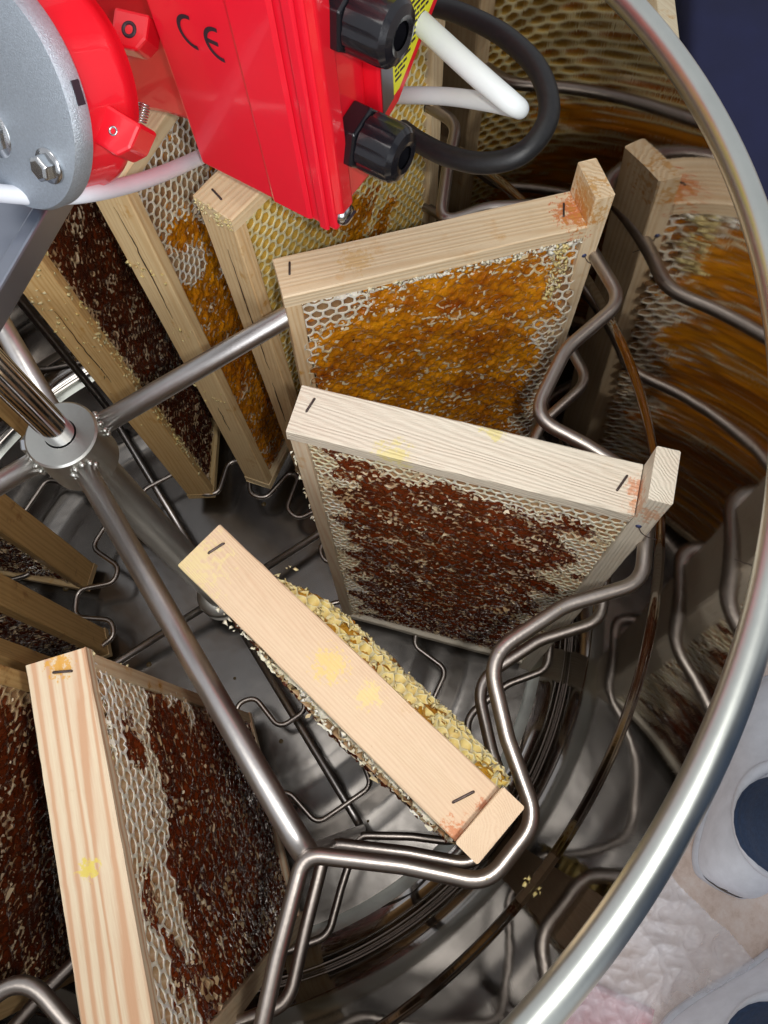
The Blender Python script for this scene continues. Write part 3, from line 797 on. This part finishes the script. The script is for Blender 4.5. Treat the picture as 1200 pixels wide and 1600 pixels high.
# ------------------------------------------------------------------ motor above the drum
def at(x, y, d):
    """world point seen at pixel (x, y) of the 1200x1600 photograph, d metres in front of the camera"""
    return CAM + AX @ np.array([(x-600)/FPX*d, -(y-800)/FPX*d, -d])
def on_z(x, y, z):
    r = AX @ np.array([(x-600)/FPX, -(y-800)/FPX, -1.0])
    return CAM + r*((z-CAM[2])/r[2])
motor = tag(empty("gear_motor", (-.09, -.02, .10)), "red gear motor with grey cast cover and CE-marked terminal box above the drum", "motor")
MO = np.array([-.09, -.02, .10])
BXM = np.eye(4); BXM[:3, 0] = (-.392, .920, 0); BXM[:3, 1] = (-.920, -.392, 0); BXM[:3, 2] = (0, 0, 1)
BXM[:3, 3] = np.array([-.1215, -.036, .070]) - MO
def mpart(name, V, F, mat, parent=motor, smooth=False, M=None, bv=0):
    V = np.asarray(V, float)
    if M is not None: V = V @ M[:3, :3].T + M[:3, 3]
    o = MB().add(V, F).build(name, mat, parent, smooth)
    if bv: bevel(o, bv, 3)
    return o
def mbox(name, lo, hi, mat, parent=motor, bv=.001, M=BXM):
    V, F = box_vf(lo, hi); return mpart(name, V, F, mat, parent, False, M, bv)
def prism(name, poly, h0, h1, mat, parent, M, bv=.0006, axes=(0, 1, 2)):
    """polygon in axes[0], axes[1]; extruded along axes[2]"""
    n = len(poly); V = np.zeros((2*n, 3))
    for i, (a, b) in enumerate(poly):
        V[i, axes[0]] = a; V[i, axes[1]] = b; V[i, axes[2]] = h0
        V[n+i] = V[i]; V[n+i, axes[2]] = h1
    F = [np.array([[i, (i+1) % n, n+(i+1) % n, n+i] for i in range(n)]), np.arange(n)[::-1][None], (np.arange(n)+n)[None]]
    o = mpart(name, V, F, mat, parent, False, M, 0)
    import bmesh
    bm = bmesh.new(); bm.from_mesh(o.data); bmesh.ops.recalc_face_normals(bm, faces=bm.faces); bm.to_mesh(o.data); bm.free()
    if bv: bevel(o, bv, 2)
    return o
tb = mbox("terminal_box", (.002, .0105, .0045), (.0715, .0310, .150), M_RED, bv=.002)
lid = mbox("lid", (0, 0, 0), (.0735, .0100, .155), M_REDLID, bv=.0016)
# raised mouldings on the lid
prism("lid_ridge", [(.0405, -.0009), (.0425, -.0019), (.0600, -.0019), (.0620, -.0009)], .002, .153, M_REDLID, lid, BXM, .0004)
prism("lid_ridge", [(.0655, -.0009), (.0665, -.0022), (.0700, -.0022), (.0708, -.0009)], .001, .153, M_REDLID, lid, BXM, .0004)
prism("lid_hook", [(.0735, .0), (.0765, .0022), (.0765, .0095), (.0735, .0100)], .0100, .150, M_RED, lid, BXM, .0008)
mbox("lid_foot", (.0350, .0060, -.0045), (.0435, .0180, .0100), M_RED, lid, .0015)
Ms = BXM.copy(); S_ = frame_M((.0735, .0062, .0052), (1, 0, 0), (0, 1, 0)); Ms = BXM @ S_
V, F = lathe_vf([(.0001, .0034), (.0024, .0032), (.0042, .0022), (.0050, .0), (.0050, -.002)][::-1], 28)
scw = mpart("lid_screw", V, F, M_ZINC, lid, True, Ms)
mbox("screw_slot", (-.0036, -.0005, .0030), (.0036, .0005, .0037), M_INK, scw, 0, Ms)
# CE mark printed on the lid: two open rings and the middle stroke, laid just proud of the lid
def arc_strip(name, cx, cz, r, w_, a0, a1, parent, M, y=-.00025, th=.0003, n=28, mat=None):
    a = np.radians(np.linspace(a0, a1, n)); V = []
    for yy in (y, y+th):
        V += [(cx+(r+w_/2)*math.cos(t_), yy, cz+(r+w_/2)*math.sin(t_)) for t_ in a] + [(cx+(r-w_/2)*math.cos(t_), yy, cz+(r-w_/2)*math.sin(t_)) for t_ in a]
    Q = [(i, i+1, n+i+1, n+i) for i in range(n-1)] + [(2*n+i, 3*n+i, 3*n+i+1, 2*n+i+1) for i in range(n-1)]
    return V, [Q]
ce = MB()
CEM = BXM @ np.array([[1, 0, 0, .0], [0, 1, 0, 0], [0, 0, 1, .0], [0, 0, 0, 1.]])
ca = math.radians(8)
for cx, cz in ((.0200, .0706), (.0322, .0706)):
    V, F = arc_strip("c", cx, cz, .0058, .0016, 82, 278, lid, CEM)
    ce.add(np.array(V), F)
V, F = box_vf((.0268, -.00025, .0698), (.0316, .00005, .0713)); ce.add(V, F)
V = np.concatenate(ce.v); Fq = [np.concatenate([np.concatenate(x) for x in ce.f.values()])]
mpart("ce_mark", V, Fq, M_INK, lid, False, CEM)
# label panel beside the box
pan = prism("label_panel", [(.0312, .030), (.0440, .0335), (.0860, .0680), (.0860, .150), (.0312, .150)], .066, .0775, M_RED, motor, BXM, .001, axes=(1, 2, 0))
prism("grey_strip", [(.0325, .036), (.0400, .0385), (.0400, .140), (.0325, .140)], .0776, .0779, M_PLATE, pan, BXM, 0, axes=(1, 2, 0))
lab = prism("warning_label", [(.0402, .0395), (.0440, .0400), (.0790, .0685), (.0790, .140), (.0402, .140)], .0776, .0779, M_YELLOW, pan, BXM, 0, axes=(1, 2, 0))
mb = MB()
rr_ = np.random.default_rng(4)
for i in range(26):           # lines of small print, in words
    z = .0445 + i*.0021; y = .0412
    y1 = min(.077, .0440 + (z-.0420)/(.0690-.0400)*.0350 - .0015)
    while y < y1 - .001:
        l_ = rr_.uniform(.0012, .0045); e_ = min(y+l_, y1)
        V, F = box_vf((.0779, y, z), (.0780, e_, z+.0010)); mb.add(V, F); y = e_ + .0006
V = np.concatenate(mb.v); Fq = [np.concatenate([np.concatenate(x) for x in mb.f.values()])]
mpart("small_print", V, Fq, M_INK, lab, False, BXM)
# cable glands
def gland(y, z, rot):
    G = BXM @ frame_M((.0716, y, z), (1, 0, 0), (0, math.cos(rot), math.sin(rot)))
    V, F = lathe_vf([(.0001, 0), (.0122, 0), (.0126, .0008), (.0126, .0080), (.0118, .0087), (.0001, .0087)], 6, G)
    g = mpart("cable_gland", V, [f[:, ::-1] for f in F], M_BLACK, motor, False, None, .0012)
    prof = [(.0098, .0086), (.0109, .0092), (.0109, .0205), (.0105, .0228), (.0090, .0246), (.0062, .0256), (.0044, .0250)]
    n = 72; P = []
    a = np.linspace(0, 2*np.pi, n, endpoint=False)
    rib = 1 - .045*(np.abs(((a*9/(2*np.pi)) % 1)-.5) < .13) - .0*a
    V = []
    for k_, (r, h) in enumerate(prof):
        s = rib if k_ in (1, 2) else 1
        V.append(np.stack([r*s*np.cos(a), r*s*np.sin(a), np.full(n, h)], -1))
    V = np.concatenate(V); i = np.arange(len(prof)-1)[:, None]*n; j = np.arange(n)[None]; k2 = (j+1) % n
    Q = np.stack([i+j, i+k2, i+n+k2, i+n+j], -1).reshape(-1, 4)
    o = mpart("gland_nut", V, [Q], M_BLACK, g, True, G); shade_auto(o, 28)
    return g
gland(.0185, .0365, .2)
gland(.0185, .0865, .35)
# gearbox housing and its grey cover, axis tilted towards the camera
nz = AX @ np.array([-.55, -.55, .63]); nz /= np.linalg.norm(nz)
up = AX @ np.array([0, 1, 0.])
GC = at(-10, 150, .262) - MO
G = frame_M(GC, nz, up)
V, F = lathe_vf([(a_*.88, b_) for a_, b_ in [(.0001, .0015), (.024, .0012), (.0385, .0), (.0425, -.0008), (.0437, -.0030), (.0437, -.0075), (.0425, -.0085), (.001, -.0085)]], 128)
cov = mpart("cast_cover", V, [f[:, ::-1] for f in F], M_CAST, motor, True, G); shade_auto(cov, 40)
V, F = lathe_vf([(a_*.84, b_) for a_, b_ in [(.001, -.0087), (.0405, -.0087), (.0420, -.012), (.0425, -.022), (.0437, -.024), (.0437, -.027), (.0400, -.031), (.0385, -.034), (.001, -.034)]], 128)
hs = mpart("housing", V, [f[:, ::-1] for f in F], M_RED, motor, True, G); shade_auto(hs, 40)
def on_cover(px, py):      # point of the cover plane under a pixel, in cover coordinates
    r = AX @ np.array([(px-600)/FPX, -(py-800)/FPX, -1.0]); c0 = GC + MO
    X = CAM + r*(((c0-CAM)@nz)/(r@nz)) - c0
    return float(X@G[:3, 0]), float(X@G[:3, 1])
for (px, py, r) in ((80, 258, .0047), (-5, 205, .0068)):
    x, y = on_cover(px, py)
    B_ = G @ frame_M((x, y, .0008), (0, 0, 1), (1, .4, 0))
    V, F = lathe_vf([(.0001, .0052), (r*.75, .0052), (r*.98, .0044), (r, .0036), (r, 0)], 6)
    b_ = mpart("hex_bolt", V, [f[:, ::-1] for f in F], M_ZINC, motor, False, B_, .0004)
    V, F = lathe_vf([(.0001, .0008), (r*1.25, .0008), (r*1.3, 0), (r*1.3, -.001)], 32)
    mpart("washer", V, [f[:, ::-1] for f in F], M_ZINC, b_, True, B_)
# dark rectangular vent slot on the cover's rim
ang_ = math.radians(-18)
V, F = box_vf((-.0014, -.0036, -.0018), (.0014, .0036, .0006))
Sx, Sy = on_cover(104, 150); rr0 = math.hypot(Sx, Sy); ex_ = np.array([Sx, Sy, 0])/rr0
mpart("rim_slot", V, F, M_INK, motor, False, G @ frame_M(ex_*.0383 + np.array([0, 0, -.0052]), ex_, (0, 0, 1)), 0)
# lugs and neck
def lug(px, py, d, w_, h_, t_, roll, hole, skew=0):
    Mx = frame_M(at(px, py, d) - MO, AX @ np.array([-.15, -.25, 1.]), AX @ np.array([math.cos(roll), math.sin(roll), 0]))
    l_ = prism("bolt_lug", [(-w_, -h_), (w_*.55, -h_), (w_, -h_*.3), (w_, h_), (-w_, h_)], -t_, t_, M_RED, motor, Mx, .0012)
    V, F = lathe_vf([(.0001, -.0006), (hole*.55, -.0004), (hole*.6, .0004), (hole, .0004), (hole*1.05, 0)], 24)
    mpart("lug_hole", V, [f[:, ::-1] for f in F], M_ZINC if hole < .002 else M_INK, l_, True, Mx @ frame_M((0, 0, t_), (0, 0, 1)))
    return l_
lug(192, 212, .268, .0078, .0066, .0070, -.55, .0016)
lug(213, 55, .292, .0070, .0065, .0060, -.25, .0028)
prism("motor_neck", [(-.075, -.012), (-.030, .002), (.0019, .0085), (.0019, .150), (-.075, .150)], .0125, .050, M_RED, motor, BXM, .003, axes=(0, 2, 1))
mbox("motor_body", (-.030, .0400, .0480), (.0740, .1150, .150), M_RED, motor, .018)
Mx = frame_M(at(222, 178, .30) - MO, AX @ np.array([.3, .8, .2]), (1, 0, 0))
V, F = sweep(np.array([(.0022*math.cos(t_), .0022*math.sin(t_), t_*.00016-.003) for t_ in np.linspace(0, 40, 160)]), .0004, 6)
mpart("threaded_stud", V, F, M_ZINC, motor, True, Mx)

def cable(name, pts, r, mat, label, cat="cable"):
    P = catmull([at(*p) for p in pts], 10)
    rad = np.interp(np.linspace(0, 1, len(P)), np.linspace(0, 1, len(r)), r) if hasattr(r, '__len__') else r
    o0 = P[0]
    V, F = sweep(P - o0, rad, 20)
    o = MB().add(V, F).build(name, mat, None, True); o.location = o0
    return tag(o, label, cat)
cable("power_cable", [(-60, 296, .285), (0, 302, .285), (60, 306, .286), (130, 303, .288), (200, 289, .310), (260, 269, .335), (318, 243, .362), (350, 226, .378)], .0033, M_WHITE, "white cable sagging across the left frames under the grey cover")
cable("power_cable", [(628, 2, .298), (650, 28, .292), (700, 75, .285), (750, 120, .280), (795, 158, .278), (812, 170, .281), (802, 168, .288), (765, 160, .298), (700, 151, .315), (640, 149, .330), (585, 150, .350)], [.0040, .0042, .0042, .0042, .0040, .0034, .0034, .0034, .0034, .0034, .0034], M_WHITE2, "translucent white cable folded in a V at the upper gland")
cable("power_cable", [(628, 203, .335), (655, 222, .328), (700, 244, .320), (755, 255, .312), (810, 243, .306), (848, 205, .304), (858, 160, .306), (838, 105, .312), (790, 58, .320), (735, 28, .330), (690, 12, .340), (655, 8, .352)], .0043, M_RUBBER, "thick black rubber cable looping from the lower gland back up behind")

# crossbar: folded steel strip that carries the motor
def quad_slab(name, pts, th, mat, parent=None, bv=.0008, o0=(0, 0, 0)):
    top = np.array(pts, float); n = len(top); nrm = np.cross(top[1]-top[0], top[2]-top[0]); nrm /= np.linalg.norm(nrm)
    if nrm[2] < 0: top = top[::-1]; nrm = -nrm
    V = np.concatenate([top, top - nrm*th]) - np.array(o0)
    F = [np.arange(n)[None], (np.arange(n)+n)[::-1][None], np.array([[(i+1) % n, i, n+i, n+(i+1) % n] for i in range(n)])]
    o = MB().add(V, F).build(name, mat, parent, False)
    if bv: bevel(o, bv, 2)
    return o
xb = tag(empty("crossbar", tuple(on_z(0, 400, .098))), "bluish folded steel crossbar at left edge under the grey cover", "crossbar")
xo = np.array(xb.location)
A, B, Cc, Dd = on_z(120, 265, .100), on_z(-130, 690, .100), on_z(-200, 640, .100), on_z(-200, 200, .100)
A2, B2 = on_z(96, 265, .100), on_z(-140, 650, .100)
quad_slab("web", [A2, B2, Cc, Dd], .0025, M_PLATE, xb, .0006, xo)
dz = np.array([0, 0, .0030])
quad_slab("flange", [A+dz*0, B, B2-(B2-B)*.0, A2], .012, M_PLATE, xb, .0010, xo-dz)

# ------------------------------------------------------------------ what stands round the drum
ZF = -.56
m_, nt, b = newmat("vinyl_floor")
v = objco(nt)
n1 = noise(nt, v, 9, 6, .65); n2 = noise(nt, v, 60, 5, .7); n3 = noise(nt, v, 260, 3, .7)
f = math_(nt, 'ADD', math_(nt, 'ADD', math_(nt, 'MULTIPLY', n1, .45), math_(nt, 'MULTIPLY', n2, .35)), math_(nt, 'MULTIPLY', n3, .2))
c = ramp(nt, f, [(.36, (.50, .36, .28)), (.50, (.70, .56, .48)), (.62, (.78, .68, .62))]).outputs[0]
L(nt, c, b.inputs["Base Color"]); b.inputs["Roughness"].default_value = .42
bump(nt, b, n2, .1, .001)
V, F = box_vf((-6, -6, ZF-.05), (6, 6, ZF))
fl_ = MB().add(V, F).build("floor", m_, None, False); tag(fl_, "mottled pinkish beige vinyl floor", kind="structure")

# crumpled clear plastic sheet
m_, nt, b = newmat("clear_plastic_film")
b.inputs["Base Color"].default_value = (.90, .90, .95, 1); b.inputs["Roughness"].default_value = .16
b.inputs["Specular IOR Level"].default_value = .7
v = objco(nt)
tr = N(nt, "ShaderNodeBsdfTransparent"); mx = N(nt, "ShaderNodeMixShader")
n1 = noise(nt, v, 16, 4, .6)
L(nt, ramp(nt, n1, [(.3, (.18, .18, .18)), (.7, (.50, .50, .50))]).outputs[0], mx.inputs[0])
L(nt, tr.outputs[0], mx.inputs[1]); L(nt, b.outputs[0], mx.inputs[2])
L(nt, mx.outputs[0], nt.nodes["Material Output"].inputs[0])
bump(nt, b, noise(nt, v, 60, 4, .7), .6, .003)
def fan(px): return on_z(px[0], px[1], ZF)
poly = [fan(p) for p in ((1000, 1330), (1040, 1330), (1095, 1430), (1190, 1510), (1180, 1535), (1100, 1560), (1120, 1660), (850, 1700), (820, 1560))]
x0 = min(p[0] for p in poly); x1 = max(p[0] for p in poly); y0 = min(p[1] for p in poly); y1 = max(p[1] for p in poly)
n = 230
X, Y = np.meshgrid(np.linspace(x0, x1, n), np.linspace(y0, y1, n))
def inside(X, Y):
    c = np.zeros(X.shape, bool); m = len(poly)
    Xw = X + .010*sn(X, Y, 3, 50); Yw = Y + .010*sn(X, Y, 5, 45)
    for i in range(m):
        a, b_ = poly[i], poly[(i+1) % m]
        cond = ((a[1] > Yw) != (b_[1] > Yw)) & (Xw < (b_[0]-a[0])*(Yw-a[1])/(b_[1]-a[1]+1e-12) + a[0])
        c ^= cond
    return c
def ridge(x, y, s, f): return 1-np.abs(sn(x, y, s, f))*2
Z = .010 + .010*ridge(X, Y, 1, 22)*(.6+.4*sn(X, Y, 7, 12)) + .0050*ridge(X*1.0+Y*.4, Y-.3*X, 2, 60) + .0026*ridge(X, Y, 4, 140) + .0012*ridge(X, Y, 8, 300)
Z = np.maximum(Z, .0006) + ZF
ins = inside(X, Y); ii = np.arange(n-1)[:, None]*n + np.arange(n-1)[None]
keep = (ins[:-1, :-1] & ins[1:, 1:]).ravel()
Q = np.stack([ii, ii+1, ii+n+1, ii+n], -1).reshape(-1, 4)[keep]
o = link("plastic_sheet", mesh_np("plastic_sheet", np.stack([X, Y, Z], -1).reshape(-1, 3), [Q], m_))
tag(o, "crumpled clear plastic sheet on the floor below the rim at lower right", "plastic sheet")
# red cloth half under the sheet
M_REDC = plain("faded_red_cloth", (.58, .27, .27), .8, 0, 0, 300, .3, .12)
c0 = on_z(930, 1600, ZF); n = 40
X, Y = np.meshgrid(np.linspace(-.034, .034, n), np.linspace(-.05, .05, n)); 
Z = .004 + .004*ridge(X, Y, 6, 70)*.5 + .003
Z = np.where((np.abs(X) > .031) | (np.abs(Y) > .047), 0, Z)
ii = np.arange(n-1)[:, None]*n + np.arange(n-1)[None]; Q = np.stack([ii, ii+1, ii+n+1, ii+n], -1).reshape(-1, 4)
o = link("red_cloth", mesh_np("red_cloth", np.stack([X, Y, Z], -1).reshape(-1, 3), [Q], M_REDC)); o.location = (c0[0], c0[1], ZF+.001); o.rotation_euler = (0, 0, .6)
tag(o, "faded red cloth lying under the plastic sheet by the rim", "cloth")

# person: two trouser legs in shoes
M_SHOE = plain("white_shoe_leather", (.80, .82, .88), .5, 0, 0, 200, .2, .08)
M_SOLE = plain("white_shoe_sole", (.66, .68, .74), .6)
M_JEAN = plain("dark_blue_denim", (.022, .055, .130), .85, 0, 0, 1800, .6, .25, 300)
person = tag(empty("person", tuple(on_z(1225, 1310, ZF))), "person standing beside the drum in dark blue trousers and white shoes", "person")
PO = np.array(person.location)
footA = on_z(1218, 1292, ZF+.10); footB = on_z(1205, 1655, ZF+.10)
def dirn(a, b_): q = on_z(*b_, ZF) - on_z(*a, ZF); return q/np.linalg.norm(q)
def shoe(ft, tdir):
    f = np.array([ft[0], ft[1], ZF]); yv = np.cross([0, 0, 1], tdir)
    secs = []
    # s along foot (heel -.085 .. toe .195), half width, height, lift of the upper
    SC = .84
    S = [(a_*SC, b__*SC, c_*SC) for a_, b__, c_ in [(-.082, .004, .02), (-.078, .026, .055), (-.060, .038, .085), (-.03, .043, .098), (0, .045, .102), (.03, .046, .096), (.06, .047, .078), (.10, .052, .058), (.14, .052, .046), (.17, .044, .038), (.19, .026, .028), (.197, .006, .014)]]
    S = [tuple(q) for q in catmull(S, 4)]
    k = 20; V = []
    for s, hw, hh in S:
        for j in range(k):
            a = -math.pi*.12 + (math.pi*1.24)*j/(k-1)
            x = math.cos(a)*hw; z = max(.0, math.sin(a))**.8*hh + .018
            V.append(f + tdir*s + yv*x*1.0 + np.array([0, 0, z]))
    V = np.array(V) - PO; m_ = len(S)
    i = np.arange(m_-1)[:, None]*k; j = np.arange(k-1)[None]
    Q = np.stack([i+j, i+j+1, i+k+j+1, i+k+j], -1).reshape(-1, 4)
    sh_ = MB().add(V, [Q]).build("shoe", M_SHOE, person, True)
    V = []
    for z, e in ((.0, .92), (.006, .99), (.016, 1.0), (.021, .84)):
        for s, hw, hh in S: V.append(f + tdir*(s*1.02) + yv*(hw*e+.002) + np.array([0, 0, z]))
        for s, hw, hh in S[::-1]: V.append(f + tdir*(s*1.02) - yv*(hw*e+.002) + np.array([0, 0, z]))
    kk = 2*len(S); V = np.array(V) - PO
    i = np.arange(3)[:, None]*kk; j = np.arange(kk)[None]; j2 = (j+1) % kk
    Q = np.stack([i+j, i+j2, i+kk+j2, i+kk+j], -1).reshape(-1, 4)
    MB().add(V, [Q]).build("sole", M_SOLE, sh_, True)
    P = [f + tdir*(-.045+.0)+yv*.0 + np.array([0, 0, .10])]
    # collar and laces
    al = np.linspace(0, 2*np.pi, 40, endpoint=False)
    P = np.array([f + tdir*(.008 + .050*math.cos(t_)) + yv*.038*math.sin(t_) + np.array([0, 0, .094-.014*math.cos(t_)]) for t_ in al]) - PO
    V, F = sweep(P, .006, 8, closed=True); MB().add(V, F).build("shoe_collar", M_SHOE, sh_, True)
    for q in range(4):
        s = .064 + q*.013; zz = .080 - q*.007
        P = catmull([f + tdir*s - yv*.022 + np.array([0, 0, zz]), f + tdir*s + np.array([0, 0, zz+.008]), f + tdir*(s+.006) + yv*.022 + np.array([0, 0, zz])], 6) - PO
        V, F = sweep(P, .0022, 6); MB().add(V, F).build("lace", M_SOLE, sh_, True)
shoe(footA, dirn((1205, 1310), (1270, 1130))); shoe(footB, dirn((1190, 1620), (1300, 1560)))
mb = MB()
hip = (footA+footB)/2
rings = []
legs = []
for ft in (footA, footB):
    top = hip + (ft-hip)*.45
    P = []; rad = []
    for z, r, t_ in ((ZF+.104, .043, 0), (ZF+.13, .045, 0), (ZF+.2, .048, .05), (ZF+.35, .058, .15), (ZF+.5, .064, .3), (ZF+.7, .080, .7), (ZF+.86, .090, 1)):
        p_ = ft*(1-t_) + top*t_; P.append((p_[0], p_[1], z)); rad.append(r)
    P = np.array(P); tt = np.linspace(0, 1, 40); s = np.linspace(0, 1, len(P))
    P2 = np.stack([np.interp(tt, s, P[:, i]) for i in range(3)], -1); r2 = np.interp(tt, s, rad)
    r2 = r2*(1+.03*np.sin(tt*60)*np.exp(-tt*4))
    V, F = sweep(P2 - PO, r2, 28); mb.add(V, F)
V, F = lathe_vf([(.001, -.02), (.10, .0), (.16, .06), (.165, .14), (.15, .2), (.001, .21)], 32, frame_M((hip[0]-PO[0], hip[1]-PO[1], ZF+.80-PO[2]), (0, 0, 1)))
mb.add(V, F)
mb.build("trousers", M_JEAN, person, True)

# navy cloth on a low stand beyond the rim, top right
M_NAVY = plain("navy_cloth", (.010, .013, .060), .8, 0, 0, 1500, .4, .3, 8)
ZN = -.22; a_ = on_z(1076, -150, ZN); b_ = on_z(1068, 420, ZN); c_ = on_z(1500, 900, ZN); d_ = on_z(1700, -300, ZN)
n = 60; s, t_ = np.meshgrid(np.linspace(0, 1, n), np.linspace(0, 1, n))
G_ = (a_[None, None]*(1-t_)[..., None]*(1-s)[..., None] + b_*(t_*(1-s))[..., None] + c_*(t_*s)[..., None] + d_*((1-t_)*s)[..., None])
G_[..., 2] += .008*sn(G_[..., 0], G_[..., 1], 3, 9) - .12*np.exp(-s/.006)
mb = MB(); ii = np.arange(n-1)[:, None]*n + np.arange(n-1)[None]; Q = np.stack([ii, ii+1, ii+n+1, ii+n], -1).reshape(-1, 4)
o0 = G_.reshape(-1, 3).mean(0); top = G_.reshape(-1, 3) - o0; bot = top.copy(); bot[:, 2] = -.34 - .0
mb.add(top, [Q]); mb.add(bot, [Q[:, ::-1]])
bd = np.concatenate([np.arange(n), np.arange(1, n)*n+n-1, (n-1)*n+np.arange(n-2, -1, -1), np.arange(n-2, 0, -1)*n])
k = len(bd); V = np.concatenate([top[bd], bot[bd]]); j = np.arange(k); mb.add(V, [np.stack([j, (j+1) % k, k+(j+1) % k, k+j], -1)])
o = mb.build("navy_cloth", M_NAVY, None, True); o.location = o0
tag(o, "dark navy cloth over a stand beyond the rim at upper right", "cloth")

# pale hive box between the rim and the cloth
WH = wood("hive_box_pine", 1, 151, (.80, .68, .46), (.62, .46, .28))
WP = wood("hive_panel", 1, 155, (.70, .50, .30), (.52, .34, .18))
hb = tag(empty("hive_box", tuple(on_z(1030, 40, -.30))), "pale wooden hive box seen in the gap between rim and navy cloth", "hive box")
ho = np.array(hb.location)
e1 = on_z(1071, 130, -.22) - on_z(1048, -60, -.22); L1 = np.linalg.norm(e1); e1 /= L1; e2 = np.array([-e1[1], e1[0], 0.])
if e2 @ (on_z(900, 0, -.22) - on_z(1050, 0, -.22)) < 0: e2 = -e2
o1 = on_z(1048, -60, -.22)
def hbox(name, a0, a1, b0, b1, z0, z1, mat):
    Mx = np.eye(4); Mx[:3, 0] = e1; Mx[:3, 1] = e2; Mx[:3, 3] = [o1[0]-ho[0], o1[1]-ho[1], 0]
    V, F = box_vf((a0, b0, z0-ho[2]), (a1, b1, z1-ho[2])); V = np.array(V) @ Mx[:3, :3].T + Mx[:3, 3]
    o = MB().add(V, F).build(name, mat, hb, False)
    import bmesh
    bm = bmesh.new(); bm.from_mesh(o.data); bmesh.ops.recalc_face_normals(bm, faces=bm.faces); bm.to_mesh(o.data); bm.free()
    return bevel(o, .0015)
hbox("side_wall", -.2, .16, .0, .018, -.46, -.22, WH)
hbox("end_wall", .145, .163, .0185, .30, -.46, -.22, WH)
hbox("end_wall", -.218, -.2003, .0, .30, -.46, -.22, WH)
hbox("side_wall", -.2, .145, .282, .30, -.46, -.22, WH)
hbox("cover_board", -.19, .10, .030, .060, -.27, -.245, WP)
hbox("cover_board", -.19, .10, .066, .110, -.27, -.243, WH)
hbox("cover_board", -.19, .10, .116, .16, -.27, -.246, WP)
hbox("bottom_board", -.21, .155, .002, .298, ZF+.002, -.4605, WH)

# wax bits caught on the drum's bead and on the wire ring
def on_bead(rr):
    q = on_z(835+rr.normal(0, 9), 1388+rr.normal(0, 9), -.0545) - np.array(drum.location)
    return q, (-q[0], -q[1], 0)
crumbs(drum, on_bead, 16, W_Y, 41, .0008, .0022)
def on_ring(rr):
    i = rr.integers(0, len(RINGP)); return RINGP[i] + np.array([0, 0, .0032]) - BO, (0, 0, 1)
crumbs(basket, on_ring, 30, W_Y, 42, .0004, .0011)
